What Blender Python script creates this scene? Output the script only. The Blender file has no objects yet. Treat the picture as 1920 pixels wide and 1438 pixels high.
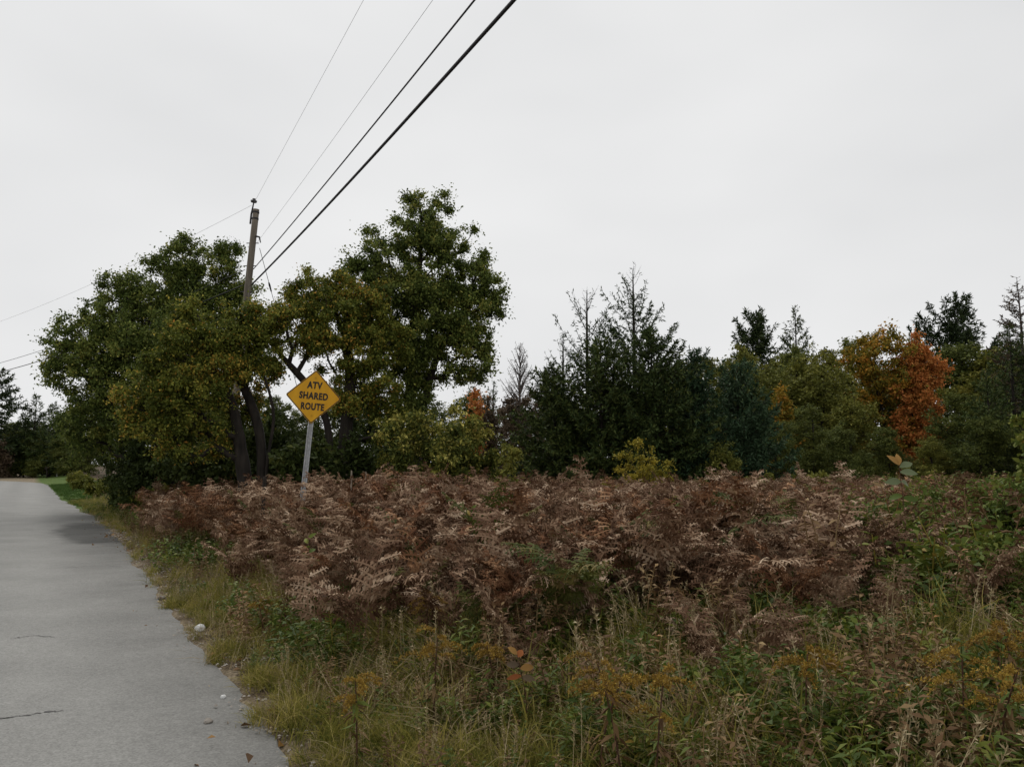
import bpy, math
import numpy as np
from mathutils import Vector, Matrix

sc = bpy.context.scene
col = sc.collection
R = math.radians

# ------------------------------------------------------------------ camera
F = 1493.0                                   # focal length in photograph pixels (28 mm on 36 mm)
HZ = 870.0                                   # row of the horizon in the photograph
PITCH = math.atan((HZ - 719.0) / F)
EYE = 1.6
cam_d = bpy.data.cameras.new('camera'); cam = bpy.data.objects.new('camera', cam_d); col.objects.link(cam)
cam_d.sensor_width = 36.0; cam_d.lens = 36.0 * F / 1920.0
cam_d.clip_start = 0.05; cam_d.clip_end = 3000
cam.location = (0, 0, EYE); cam.rotation_euler = (R(90) + PITCH, 0, 0)
sc.camera = cam

# ------------------------------------------------------------------ sky, sun, exposure
w = bpy.data.worlds.new('World'); sc.world = w; w.use_nodes = True
nt = w.node_tree; nt.nodes.clear()
SUN_EL, SUN_AZ = R(52), R(-25)
out = nt.nodes.new('ShaderNodeOutputWorld'); bg = nt.nodes.new('ShaderNodeBackground')
sky = nt.nodes.new('ShaderNodeTexSky'); sky.sky_type = 'NISHITA'; sky.sun_disc = False
sky.sun_elevation = SUN_EL; sky.sun_rotation = SUN_AZ
hs = nt.nodes.new('ShaderNodeHueSaturation'); hs.inputs['Saturation'].default_value = 0.06
tc = nt.nodes.new('ShaderNodeTexCoord'); nz = nt.nodes.new('ShaderNodeTexNoise')
nz.inputs['Scale'].default_value = 2.2; nz.inputs['Detail'].default_value = 3.0; nz.inputs['Roughness'].default_value = 0.45
mp = nt.nodes.new('ShaderNodeMapping'); mp.inputs['Scale'].default_value = (1, 1, 2.2)
rp = nt.nodes.new('ShaderNodeValToRGB')
rp.color_ramp.elements[0].position = 0.3; rp.color_ramp.elements[0].color = (7.5, 7.55, 7.62, 1)
rp.color_ramp.elements[1].position = 0.7; rp.color_ramp.elements[1].color = (8.7, 8.72, 8.74, 1)
mx = nt.nodes.new('ShaderNodeMix'); mx.data_type = 'RGBA'; mx.inputs[0].default_value = 0.93
L = nt.links.new
L(sky.outputs[0], hs.inputs['Color']); L(tc.outputs['Generated'], mp.inputs[0]); L(mp.outputs[0], nz.inputs['Vector'])
L(nz.outputs['Fac'], rp.inputs[0]); L(hs.outputs[0], mx.inputs[6]); L(rp.outputs[0], mx.inputs[7])
L(mx.outputs[2], bg.inputs[0]); bg.inputs[1].default_value = 0.1; L(bg.outputs[0], out.inputs[0])
sun_d = bpy.data.lights.new('sun', 'SUN'); sun_d.energy = 1.5; sun_d.angle = R(40); sun_d.color = (1, 0.97, 0.93)
sun = bpy.data.objects.new('sun', sun_d); col.objects.link(sun)
sd = Vector((math.sin(SUN_AZ) * math.cos(SUN_EL), math.cos(SUN_AZ) * math.cos(SUN_EL), math.sin(SUN_EL)))
sun.rotation_euler = sd.to_track_quat('Z', 'Y').to_euler()
vs = sc.view_settings
vs.view_transform = 'Standard'; vs.look = 'None'; vs.exposure = 0.0; vs.gamma = 1.0; vs.use_curve_mapping = False
sc.cycles.max_bounces = 4; sc.cycles.diffuse_bounces = 2; sc.cycles.transmission_bounces = 2
sc.cycles.use_denoising = True

# ------------------------------------------------------------------ helpers
rng = np.random.default_rng(11)
UX, UY = -0.515, 0.857                       # along the road
NX, NY = 0.857, 0.515                        # across the road, to the right

def at(px, py, t):
    """world point seen at photograph pixel (px, py) at depth t metres along +Y"""
    xc, yc = (px - 960.0) / F, (719.0 - py) / F
    d = np.array([xc, math.cos(PITCH) - yc * math.sin(PITCH), math.sin(PITCH) + yc * math.cos(PITCH)])
    p = d * (t / d[1]); p[2] += EYE
    return p

_k = np.random.default_rng(5).normal(size=(10, 2)); _ph = np.random.default_rng(6).uniform(0, 6.28, 10)
def noise2(x, y, sc_=1.0):
    v = 0
    for i in range(10):
        v = v + np.sin((_k[i, 0] * x + _k[i, 1] * y) * sc_ * (0.6 + 0.22 * i) + _ph[i])
    return v / 4.5

def sstep(a, b, x):
    t = np.clip((x - a) / (b - a), 0, 1); return t * t * (3 - 2 * t)

def bulge(a):
    return 0.13 + 0.55 * np.exp(-((a - 24.0) / 13.0) ** 2)

def sroad(x, y):
    """metres right of the camera's line, measured so that the asphalt ends at about 1.1"""
    x = np.asarray(x, float); y = np.asarray(y, float)
    return NX * x + NY * y - bulge(UX * x + UY * y)

def gz(x, y):
    x = np.asarray(x, float); y = np.asarray(y, float)
    s = sroad(x, y)
    z = sstep(0.93, 1.3, s + 0.10 * noise2(x, y, 2.3)) * 0.075 - 0.06
    z = z + 0.33 * sstep(1.5, 4.6, s) + 0.05 * noise2(x, y, 0.9) * sstep(1.6, 4, s)
    z = z + 4.5 * sstep(42, 110, y) * sstep(-5, 55, x)
    return z

def tag(o, label=None, cat=None, group=None, kind=None):
    if label: o['label'] = label
    if cat: o['category'] = cat
    if group: o['group'] = group
    if kind: o['kind'] = kind
    return o

def empty(name, loc, rz=0.0):
    o = bpy.data.objects.new(name, None); col.objects.link(o)
    o.empty_display_size = 0.1; o.location = loc; o.rotation_euler = (0, 0, rz); return o

def mesh_np(name, V, Fc, mats, tint=None, smooth=False, midx=None):
    V = np.ascontiguousarray(V, dtype=np.float32); Fc = np.ascontiguousarray(Fc, dtype=np.int32)
    n, k = Fc.shape
    me = bpy.data.meshes.new(name)
    me.vertices.add(len(V)); me.vertices.foreach_set('co', V.ravel())
    me.loops.add(n * k); me.loops.foreach_set('vertex_index', Fc.ravel())
    me.polygons.add(n); me.polygons.foreach_set('loop_start', np.arange(0, n * k, k, dtype=np.int32))
    if smooth: me.polygons.foreach_set('use_smooth', np.ones(n, dtype=bool))
    for m in (mats if isinstance(mats, (list, tuple)) else [mats]): me.materials.append(m)
    if midx is not None: me.polygons.foreach_set('material_index', np.asarray(midx, dtype=np.int32))
    me.update(calc_edges=True)
    if tint is not None:
        a = me.attributes.new('tint', 'FLOAT', 'FACE'); a.data.foreach_set('value', np.ascontiguousarray(tint, dtype=np.float32))
    return me

def obj(name, me, parent=None, loc=None):
    o = bpy.data.objects.new(name, me); col.objects.link(o)
    if parent is not None: o.parent = parent
    if loc is not None: o.location = loc
    return o

def cat_vf(parts):
    Vs, Fs, off = [], [], 0
    for V, Fc in parts:
        Vs.append(V); Fs.append(Fc + off); off += len(V)
    return np.vstack(Vs), np.vstack(Fs)

def norm(a):
    return a / (np.linalg.norm(a, axis=-1, keepdims=True) + 1e-9)

def frustums(P0, P1, R0, R1, sides=4, T0=None, T1=None):
    """tapered tubes, one for each row"""
    P0 = np.asarray(P0, float); P1 = np.asarray(P1, float); n = len(P0)
    T = norm(P1 - P0); T0 = T if T0 is None else norm(T0); T1 = T if T1 is None else norm(T1)
    ref = np.array([0.31, 0.93, 0.19])
    ang = np.arange(sides) * 2 * math.pi / sides
    def ring(P, T, r):
        u = norm(np.cross(T, ref)); v = np.cross(T, u)
        return P[:, None] + (u[:, None] * np.cos(ang)[None, :, None] + v[:, None] * np.sin(ang)[None, :, None]) * np.asarray(r)[:, None, None]
    V = np.concatenate([ring(P0, T0, R0), ring(P1, T1, R1)], axis=1).reshape(-1, 3)
    b = (np.arange(n) * 2 * sides)[:, None]; k = np.arange(sides)[None]; k2 = (k + 1) % sides
    Fc = np.stack([b + k, b + k2, b + sides + k2, b + sides + k], axis=2).reshape(-1, 4)
    return V, Fc

def tube(P, r, sides=8, cap=True):
    P = np.asarray(P, float); r = np.asarray(r, float) * np.ones(len(P))
    T = np.gradient(P, axis=0)
    V, Fc = frustums(P[:-1], P[1:], r[:-1], r[1:], sides, T[:-1], T[1:])
    if cap:
        e = P[-1] + 1e-3 * norm(T[-1])
        V2, F2 = frustums([P[-1]], [e], [r[-1]], [1e-4], sides, T[-1:], T[-1:])
        V, Fc = cat_vf([(V, Fc), (V2, F2)])
    return V, Fc

def leaves(P, D, N, ln, wd, fold=0.25):
    """folded diamond leaves: P base, D direction, N face normal"""
    D = norm(D); S = norm(np.cross(D, N)); N = np.cross(S, D)
    ln = np.asarray(ln)[:, None]; wd = np.asarray(wd)[:, None]
    m = P + D * ln * 0.45
    V = np.stack([P, m + S * wd * 0.5 + N * wd * fold, P + D * ln - N * ln * 0.12, m - S * wd * 0.5 + N * wd * fold], axis=1).reshape(-1, 3)
    return V, np.arange(len(P) * 4).reshape(-1, 4)

def box(x0, x1, y0, y1, z0, z1):
    V = np.array([[x, y, z] for z in (z0, z1) for y in (y0, y1) for x in (x0, x1)], float)
    Fc = np.array([[0, 2, 3, 1], [4, 5, 7, 6], [0, 1, 5, 4], [2, 6, 7, 3], [0, 4, 6, 2], [1, 3, 7, 5]])
    return V, Fc

# ------------------------------------------------------------------ materials
def new_mat(name):
    m = bpy.data.materials.new(name); m.use_nodes = True
    n = m.node_tree; n.nodes.clear()
    o = n.nodes.new('ShaderNodeOutputMaterial'); return m, n, o

def leaf_mat(name, ramp, transl=0.3, rough=0.6, spec=0.10, objshare=0.25):
    m, n, o = new_mat(name); Lk = n.links.new
    a = n.nodes.new('ShaderNodeAttribute'); a.attribute_name = 'tint'
    oi = n.nodes.new('ShaderNodeObjectInfo')
    m1 = n.nodes.new('ShaderNodeMath'); m1.operation = 'MULTIPLY'; m1.inputs[1].default_value = 1 - objshare
    m2 = n.nodes.new('ShaderNodeMath'); m2.operation = 'MULTIPLY_ADD'; m2.inputs[1].default_value = objshare
    Lk(a.outputs['Fac'], m1.inputs[0]); Lk(oi.outputs['Random'], m2.inputs[0]); Lk(m1.outputs[0], m2.inputs[2])
    r = n.nodes.new('ShaderNodeValToRGB'); e = r.color_ramp.elements
    while len(e) < len(ramp): e.new(0.5)
    for i, (p, c) in enumerate(ramp): e[i].position = p; e[i].color = (*c, 1)
    Lk(m2.outputs[0], r.inputs[0])
    p = n.nodes.new('ShaderNodeBsdfPrincipled'); p.inputs['Roughness'].default_value = rough
    p.inputs['Specular IOR Level'].default_value = spec
    t = n.nodes.new('ShaderNodeBsdfTranslucent'); mixs = n.nodes.new('ShaderNodeMixShader'); mixs.inputs[0].default_value = transl * 0.7
    Lk(r.outputs[0], p.inputs['Base Color']); Lk(r.outputs[0], t.inputs['Color'])
    Lk(p.outputs[0], mixs.inputs[1]); Lk(t.outputs[0], mixs.inputs[2]); Lk(mixs.outputs[0], o.inputs[0])
    return m

def plain_mat(name, c1, c2, scale=20.0, rough=0.8, metal=0.0, bump=0.0, stretch=(1, 1, 1), detail=5.0, spec=0.3):
    m, n, o = new_mat(name); Lk = n.links.new
    tc = n.nodes.new('ShaderNodeTexCoord'); mp = n.nodes.new('ShaderNodeMapping'); mp.inputs['Scale'].default_value = stretch
    nz = n.nodes.new('ShaderNodeTexNoise'); nz.inputs['Scale'].default_value = scale; nz.inputs['Detail'].default_value = detail
    r = n.nodes.new('ShaderNodeValToRGB')
    r.color_ramp.elements[0].position = 0.3; r.color_ramp.elements[0].color = (*c1, 1)
    r.color_ramp.elements[1].position = 0.7; r.color_ramp.elements[1].color = (*c2, 1)
    p = n.nodes.new('ShaderNodeBsdfPrincipled'); p.inputs['Roughness'].default_value = rough; p.inputs['Metallic'].default_value = metal
    p.inputs['Specular IOR Level'].default_value = spec
    Lk(tc.outputs['Object'], mp.inputs[0]); Lk(mp.outputs[0], nz.inputs['Vector']); Lk(nz.outputs['Fac'], r.inputs[0])
    Lk(r.outputs[0], p.inputs['Base Color']); Lk(p.outputs[0], o.inputs[0])
    if bump:
        b = n.nodes.new('ShaderNodeBump'); b.inputs['Strength'].default_value = bump; b.inputs['Distance'].default_value = 0.02
        Lk(nz.outputs['Fac'], b.inputs['Height']); Lk(b.outputs[0], p.inputs['Normal'])
    return m

M = {}
M['bark'] = plain_mat('bark', (0.010, 0.008, 0.006), (0.034, 0.027, 0.021), 9, 0.9, bump=0.6, stretch=(1, 1, 0.3))
M['bark_grey'] = plain_mat('bark_grey', (0.06, 0.05, 0.045), (0.13, 0.11, 0.10), 9, 0.9, bump=0.5, stretch=(1, 1, 0.3))
M['apple'] = leaf_mat('apple_leaf', [(0.0, (0.035, 0.050, 0.010)), (0.40, (0.115, 0.140, 0.024)), (0.72, (0.26, 0.27, 0.050)), (0.88, (0.50, 0.40, 0.07)), (1.0, (0.52, 0.24, 0.05))], 0.35, objshare=0.0)
M['apple_green'] = leaf_mat('apple_green_leaf', [(0.0, (0.030, 0.048, 0.012)), (0.4, (0.090, 0.125, 0.028)), (0.75, (0.22, 0.26, 0.060)), (1.0, (0.44, 0.38, 0.09))], 0.35, objshare=0.0)
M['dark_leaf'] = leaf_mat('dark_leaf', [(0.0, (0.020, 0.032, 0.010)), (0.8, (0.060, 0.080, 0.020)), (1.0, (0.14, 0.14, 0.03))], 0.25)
M['yellow_dot'] = leaf_mat('yellow_dot_leaf', [(0.0, (0.035, 0.052, 0.012)), (0.45, (0.110, 0.130, 0.028)), (0.7, (0.26, 0.24, 0.045)), (0.9, (0.62, 0.54, 0.15))], 0.3, objshare=0.0)
M['gold'] = leaf_mat('gold_leaf', [(0.0, (0.09, 0.10, 0.015)), (0.5, (0.30, 0.25, 0.035)), (1.0, (0.58, 0.44, 0.06))], 0.35, objshare=0.0)
M['olive'] = leaf_mat('olive_leaf', [(0.0, (0.055, 0.070, 0.016)), (0.55, (0.165, 0.170, 0.034)), (1.0, (0.32, 0.28, 0.055))], 0.3)
M['mid'] = leaf_mat('mid_leaf', [(0.0, (0.038, 0.055, 0.015)), (0.55, (0.110, 0.130, 0.030)), (1.0, (0.22, 0.22, 0.05))], 0.3)
M['brown_leaf'] = leaf_mat('brown_leaf', [(0.0, (0.05, 0.036, 0.022)), (0.6, (0.11, 0.078, 0.05)), (1.0, (0.17, 0.13, 0.07))], 0.3)
M['orange'] = leaf_mat('orange_leaf', [(0.0, (0.07, 0.09, 0.016)), (0.4, (0.20, 0.17, 0.026)), (0.7, (0.42, 0.24, 0.032)), (1.0, (0.58, 0.24, 0.045))], 0.35, objshare=0.0)
M['red'] = leaf_mat('red_leaf', [(0.0, (0.20, 0.12, 0.025)), (0.3, (0.44, 0.17, 0.04)), (0.6, (0.56, 0.20, 0.06)), (1.0, (0.64, 0.32, 0.09))], 0.35, objshare=0.0)
M['spruce'] = leaf_mat('spruce_needle', [(0.0, (0.018, 0.034, 0.011)), (0.6, (0.058, 0.085, 0.024)), (1.0, (0.13, 0.15, 0.04))], 0.1)
M['larch'] = leaf_mat('larch_needle', [(0.0, (0.022, 0.040, 0.016)), (0.7, (0.060, 0.090, 0.030)), (1.0, (0.12, 0.14, 0.04))], 0.2)
M['bluepine'] = leaf_mat('blue_pine_needle', [(0.0, (0.020, 0.042, 0.020)), (0.7, (0.050, 0.090, 0.042)), (1.0, (0.10, 0.15, 0.075))], 0.1)
M['pine'] = leaf_mat('pine_needle', [(0.0, (0.020, 0.034, 0.014)), (0.7, (0.048, 0.070, 0.024)), (1.0, (0.085, 0.10, 0.04))], 0.1)
M['fern'] = leaf_mat('dry_fern', [(0.0, (0.044, 0.022, 0.012)), (0.33, (0.142, 0.078, 0.046)), (0.63, (0.32, 0.212, 0.135)), (0.98, (0.60, 0.46, 0.33))], 0.2, 0.75, 0.05, 0.26)
M['rust_fern'] = leaf_mat('rust_fern', [(0.0, (0.05, 0.022, 0.012)), (0.4, (0.15, 0.068, 0.034)), (0.75, (0.33, 0.18, 0.095)), (1.0, (0.54, 0.36, 0.22))], 0.2, 0.75, 0.05, 0.26)
M['green_fern'] = leaf_mat('fading_fern', [(0.0, (0.035, 0.055, 0.012)), (0.5, (0.10, 0.105, 0.025)), (1.0, (0.26, 0.18, 0.07))], 0.3, 0.7, 0.15, 0.4)
M['grass'] = leaf_mat('grass_blade', [(0.0, (0.035, 0.052, 0.010)), (0.30, (0.135, 0.140, 0.026)), (0.58, (0.31, 0.265, 0.060)), (1.0, (0.60, 0.48, 0.20))], 0.3, 0.65, 0.08, 0.45)
M['lawn_grass'] = leaf_mat('lawn_blade', [(0.0, (0.03, 0.07, 0.012)), (0.8, (0.075, 0.13, 0.025)), (1.0, (0.16, 0.15, 0.05))], 0.3)
M['straw'] = leaf_mat('straw', [(0.0, (0.15, 0.11, 0.055)), (0.6, (0.36, 0.28, 0.15)), (1.0, (0.60, 0.50, 0.32))], 0.2)
M['weed'] = leaf_mat('weed_leaf', [(0.0, (0.026, 0.046, 0.010)), (0.5, (0.090, 0.130, 0.022)), (0.85, (0.22, 0.23, 0.04)), (1.0, (0.42, 0.20, 0.05))], 0.35, 0.55, 0.15, 0.35)
M['bramble'] = leaf_mat('bramble_leaf', [(0.0, (0.035, 0.060, 0.014)), (0.5, (0.11, 0.15, 0.030)), (0.85, (0.24, 0.24, 0.05)), (1.0, (0.42, 0.18, 0.05))], 0.35, 0.55, 0.12, 0.3)
M['weed_dry'] = leaf_mat('dry_weed', [(0.0, (0.06, 0.032, 0.016)), (0.5, (0.16, 0.092, 0.042)), (0.85, (0.30, 0.21, 0.10)), (1.0, (0.38, 0.15, 0.05))], 0.2, 0.7, 0.15, 0.4)
M['stem'] = plain_mat('stem', (0.05, 0.022, 0.014), (0.11, 0.055, 0.03), 30, 0.8)
M['goldenrod'] = leaf_mat('goldenrod_flower', [(0.0, (0.13, 0.072, 0.018)), (0.6, (0.32, 0.20, 0.038)), (1.0, (0.52, 0.36, 0.065))], 0.2)

# ------------------------------------------------------------------ ground, road, lawn
def zone_mat():
    m, n, o = new_mat('ground_soil'); Lk = n.links.new
    tc = n.nodes.new('ShaderNodeTexCoord')
    def nodes_noise(s, d=6):
        z = n.nodes.new('ShaderNodeTexNoise'); z.inputs['Scale'].default_value = s; z.inputs['Detail'].default_value = d
        Lk(tc.outputs['Object'], z.inputs['Vector']); return z
    def ramp(src, stops):
        r = n.nodes.new('ShaderNodeValToRGB'); e = r.color_ramp.elements
        while len(e) < len(stops): e.new(0.5)
        for i, (p, c) in enumerate(stops): e[i].position = p; e[i].color = (*c, 1)
        Lk(src, r.inputs[0]); return r
    fine = nodes_noise(38); big = nodes_noise(1.3)
    soil = ramp(fine.outputs['Fac'], [(0.3, (0.028, 0.02, 0.012)), (0.55, (0.075, 0.052, 0.03)), (0.75, (0.14, 0.10, 0.06))])
    sand = ramp(fine.outputs['Fac'], [(0.3, (0.09, 0.07, 0.045)), (0.5, (0.20, 0.16, 0.105)), (0.72, (0.34, 0.28, 0.195))])
    lawn = ramp(big.outputs['Fac'], [(0.3, (0.045, 0.085, 0.016)), (0.7, (0.10, 0.14, 0.03))])
    dot = n.nodes.new('ShaderNodeAttribute'); dot.attribute_name = 'verge'
    ad = n.nodes.new('ShaderNodeMath'); ad.operation = 'MULTIPLY_ADD'; ad.inputs[1].default_value = 0.8
    Lk(nodes_noise(3.0).outputs['Fac'], ad.inputs[0]); Lk(dot.outputs['Fac'], ad.inputs[2])
    mr = n.nodes.new('ShaderNodeMapRange'); mr.inputs['From Min'].default_value = 1.40; mr.inputs['From Max'].default_value = 1.70
    Lk(ad.outputs[0], mr.inputs['Value'])
    mix = n.nodes.new('ShaderNodeMix'); mix.data_type = 'RGBA'; Lk(mr.outputs[0], mix.inputs[0]); Lk(sand.outputs[0], mix.inputs[6]); Lk(soil.outputs[0], mix.inputs[7])
    sep = n.nodes.new('ShaderNodeSeparateXYZ'); Lk(tc.outputs['Object'], sep.inputs[0])
    far = n.nodes.new('ShaderNodeMapRange'); far.inputs['From Min'].default_value = 24; far.inputs['From Max'].default_value = 30; Lk(sep.outputs['Y'], far.inputs['Value'])
    left = n.nodes.new('ShaderNodeMapRange'); left.inputs['From Min'].default_value = 4.5; left.inputs['From Max'].default_value = 3.2; Lk(dot.outputs['Fac'], left.inputs['Value'])
    mul0 = n.nodes.new('ShaderNodeMath'); mul0.operation = 'MULTIPLY'; Lk(far.outputs[0], mul0.inputs[0]); Lk(left.outputs[0], mul0.inputs[1])
    rgt = n.nodes.new('ShaderNodeMapRange'); rgt.inputs['From Min'].default_value = 0.2; rgt.inputs['From Max'].default_value = 0.8; Lk(dot.outputs['Fac'], rgt.inputs['Value'])
    mul = n.nodes.new('ShaderNodeMath'); mul.operation = 'MULTIPLY'; Lk(mul0.outputs[0], mul.inputs[0]); Lk(rgt.outputs[0], mul.inputs[1])
    mix2 = n.nodes.new('ShaderNodeMix'); mix2.data_type = 'RGBA'; Lk(mul.outputs[0], mix2.inputs[0]); Lk(mix.outputs[2], mix2.inputs[6]); Lk(lawn.outputs[0], mix2.inputs[7])
    p = n.nodes.new('ShaderNodeBsdfPrincipled'); p.inputs['Roughness'].default_value = 0.95; p.inputs['Specular IOR Level'].default_value = 0.1
    b = n.nodes.new('ShaderNodeBump'); b.inputs['Strength'].default_value = 0.7; b.inputs['Distance'].default_value = 0.03
    Lk(fine.outputs['Fac'], b.inputs['Height']); Lk(b.outputs[0], p.inputs['Normal'])
    Lk(mix2.outputs[2], p.inputs['Base Color']); Lk(p.outputs[0], o.inputs[0])
    return m

def road_mat():
    m, n, o = new_mat('asphalt'); Lk = n.links.new
    tc = n.nodes.new('ShaderNodeTexCoord')
    def noise(s, d=4, rough=0.5):
        z = n.nodes.new('ShaderNodeTexNoise'); z.inputs['Scale'].default_value = s; z.inputs['Detail'].default_value = d; z.inputs['Roughness'].default_value = rough
        Lk(tc.outputs['Object'], z.inputs['Vector']); return z
    agg = n.nodes.new('ShaderNodeTexVoronoi'); agg.inputs['Scale'].default_value = 95; Lk(tc.outputs['Object'], agg.inputs['Vector'])
    gr = noise(60, 6, 0.7); blot = noise(0.9, 5, 0.6); grain = noise(14, 5, 0.65)
    r1 = n.nodes.new('ShaderNodeValToRGB'); r1.color_ramp.elements[0].position = 0.25; r1.color_ramp.elements[0].color = (0.158, 0.156, 0.145, 1)
    r1.color_ramp.elements[1].position = 0.75; r1.color_ramp.elements[1].color = (0.270, 0.266, 0.249, 1)
    sepc = n.nodes.new('ShaderNodeSeparateColor'); Lk(agg.outputs['Color'], sepc.inputs[0])
    mad = n.nodes.new('ShaderNodeMath'); mad.operation = 'MULTIPLY_ADD'; mad.inputs[1].default_value = 0.35; Lk(sepc.outputs[0], mad.inputs[0])
    ms = n.nodes.new('ShaderNodeMath'); ms.operation = 'MULTIPLY'; ms.inputs[1].default_value = 0.65; Lk(gr.outputs['Fac'], ms.inputs[0]); Lk(ms.outputs[0], mad.inputs[2])
    Lk(mad.outputs[0], r1.inputs[0])
    # tyre-polished and weathered patches
    mr = n.nodes.new('ShaderNodeMapRange'); mr.inputs['From Min'].default_value = 0.3; mr.inputs['From Max'].default_value = 0.7; mr.inputs['To Min'].default_value = 0.86; mr.inputs['To Max'].default_value = 1.12
    Lk(blot.outputs['Fac'], mr.inputs['Value'])
    mr2 = n.nodes.new('ShaderNodeMapRange'); mr2.inputs['From Min'].default_value = 0.3; mr2.inputs['From Max'].default_value = 0.7; mr2.inputs['To Min'].default_value = 0.92; mr2.inputs['To Max'].default_value = 1.08
    Lk(grain.outputs['Fac'], mr2.inputs['Value'])
    tk = n.nodes.new('ShaderNodeVectorMath'); tk.operation = 'DOT_PRODUCT'; tk.inputs[1].default_value = (NX, NY, 0); Lk(tc.outputs['Object'], tk.inputs[0])
    wb = n.nodes.new('ShaderNodeMath'); wb.operation = 'MULTIPLY_ADD'; wb.inputs[1].default_value = 0.7; Lk(noise(0.35, 3).outputs['Fac'], wb.inputs[0]); Lk(tk.outputs['Value'], wb.inputs[2])
    wsn = n.nodes.new('ShaderNodeMath'); wsn.operation = 'SINE'; w3 = n.nodes.new('ShaderNodeMath'); w3.operation = 'MULTIPLY'; w3.inputs[1].default_value = 3.6; Lk(wb.outputs[0], w3.inputs[0]); Lk(w3.outputs[0], wsn.inputs[0])
    mrw = n.nodes.new('ShaderNodeMapRange'); mrw.inputs['From Min'].default_value = -1; mrw.inputs['To Min'].default_value = 0.93; mrw.inputs['To Max'].default_value = 1.05; Lk(wsn.outputs[0], mrw.inputs['Value'])
    mrx = n.nodes.new('ShaderNodeMath'); mrx.operation = 'MULTIPLY'; Lk(mr.outputs[0], mrx.inputs[0]); Lk(mrw.outputs[0], mrx.inputs[1])
    mm = n.nodes.new('ShaderNodeMath'); mm.operation = 'MULTIPLY'; Lk(mrx.outputs[0], mm.inputs[0]); Lk(mr2.outputs[0], mm.inputs[1])
    # one darker patch with a wavering outline by the verge
    sub = n.nodes.new('ShaderNodeVectorMath'); sub.operation = 'SUBTRACT'; sub.inputs[1].default_value = (-9.85, 19.2, 0); Lk(tc.outputs['Object'], sub.inputs[0])
    dl = []
    for vec in ((UX / 3.9, UY / 3.9, 0), (NX / 1.05, NY / 1.05, 0)):
        dp = n.nodes.new('ShaderNodeVectorMath'); dp.operation = 'DOT_PRODUCT'; dp.inputs[1].default_value = vec; Lk(sub.outputs[0], dp.inputs[0]); dl.append(dp)
    cx = n.nodes.new('ShaderNodeCombineXYZ'); Lk(dl[0].outputs['Value'], cx.inputs[0]); Lk(dl[1].outputs['Value'], cx.inputs[1])
    wob = noise(1.4, 3); wv = n.nodes.new('ShaderNodeVectorMath'); wv.operation = 'SCALE'; wv.inputs['Scale'].default_value = 0.8; Lk(wob.outputs['Color'], wv.inputs[0])
    av = n.nodes.new('ShaderNodeVectorMath'); av.operation = 'ADD'; Lk(cx.outputs[0], av.inputs[0]); Lk(wv.outputs[0], av.inputs[1])
    sb = n.nodes.new('ShaderNodeVectorMath'); sb.operation = 'SUBTRACT'; sb.inputs[1].default_value = (0.4, 0.4, 0.4); Lk(av.outputs[0], sb.inputs[0])
    flat = n.nodes.new('ShaderNodeVectorMath'); flat.operation = 'MULTIPLY'; flat.inputs[1].default_value = (1, 1, 0); Lk(sb.outputs[0], flat.inputs[0])
    le = n.nodes.new('ShaderNodeVectorMath'); le.operation = 'LENGTH'; Lk(flat.outputs[0], le.inputs[0])
    mr3 = n.nodes.new('ShaderNodeMapRange'); mr3.inputs['From Min'].default_value = 0.7; mr3.inputs['From Max'].default_value = 1.02; mr3.inputs['To Min'].default_value = 0.42; mr3.inputs['To Max'].default_value = 1.0
    Lk(le.outputs['Value'], mr3.inputs['Value'])
    mm2 = n.nodes.new('ShaderNodeMath'); mm2.operation = 'MULTIPLY'; Lk(mm.outputs[0], mm2.inputs[0]); Lk(mr3.outputs[0], mm2.inputs[1])
    sc1 = n.nodes.new('ShaderNodeVectorMath'); sc1.operation = 'SCALE'; Lk(r1.outputs[0], sc1.inputs[0]); Lk(mm2.outputs[0], sc1.inputs['Scale'])
    p = n.nodes.new('ShaderNodeBsdfPrincipled'); p.inputs['Roughness'].default_value = 0.85; p.inputs['Specular IOR Level'].default_value = 0.25
    b = n.nodes.new('ShaderNodeBump'); b.inputs['Strength'].default_value = 0.35; b.inputs['Distance'].default_value = 0.006
    Lk(gr.outputs['Fac'], b.inputs['Height']); Lk(b.outputs[0], p.inputs['Normal'])
    Lk(sc1.outputs[0], p.inputs['Base Color']); Lk(p.outputs[0], o.inputs[0])
    return m

rad = np.concatenate([[0.0], np.geomspace(0.6, 1200, 190)]); na = 360
ang = np.arange(na) * 2 * math.pi / na
gx = rad[:, None] * np.cos(ang)[None]; gy = rad[:, None] * np.sin(ang)[None]
V = np.stack([gx, gy, gz(gx, gy)], axis=2).reshape(-1, 3)
i = np.arange(len(rad) - 1)[:, None]; j = np.arange(na)[None]; j2 = (j + 1) % na
Fc = np.stack([i * na + j, (i + 1) * na + j, (i + 1) * na + j2, i * na + j2], axis=2).reshape(-1, 4)
gme = mesh_np('ground', V, Fc, zone_mat(), smooth=True)
ga_ = gme.attributes.new('verge', 'FLOAT', 'POINT'); ga_.data.foreach_set('value', sroad(V[:, 0], V[:, 1]).astype(np.float32))
tag(obj('ground', gme), kind='structure')

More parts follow.
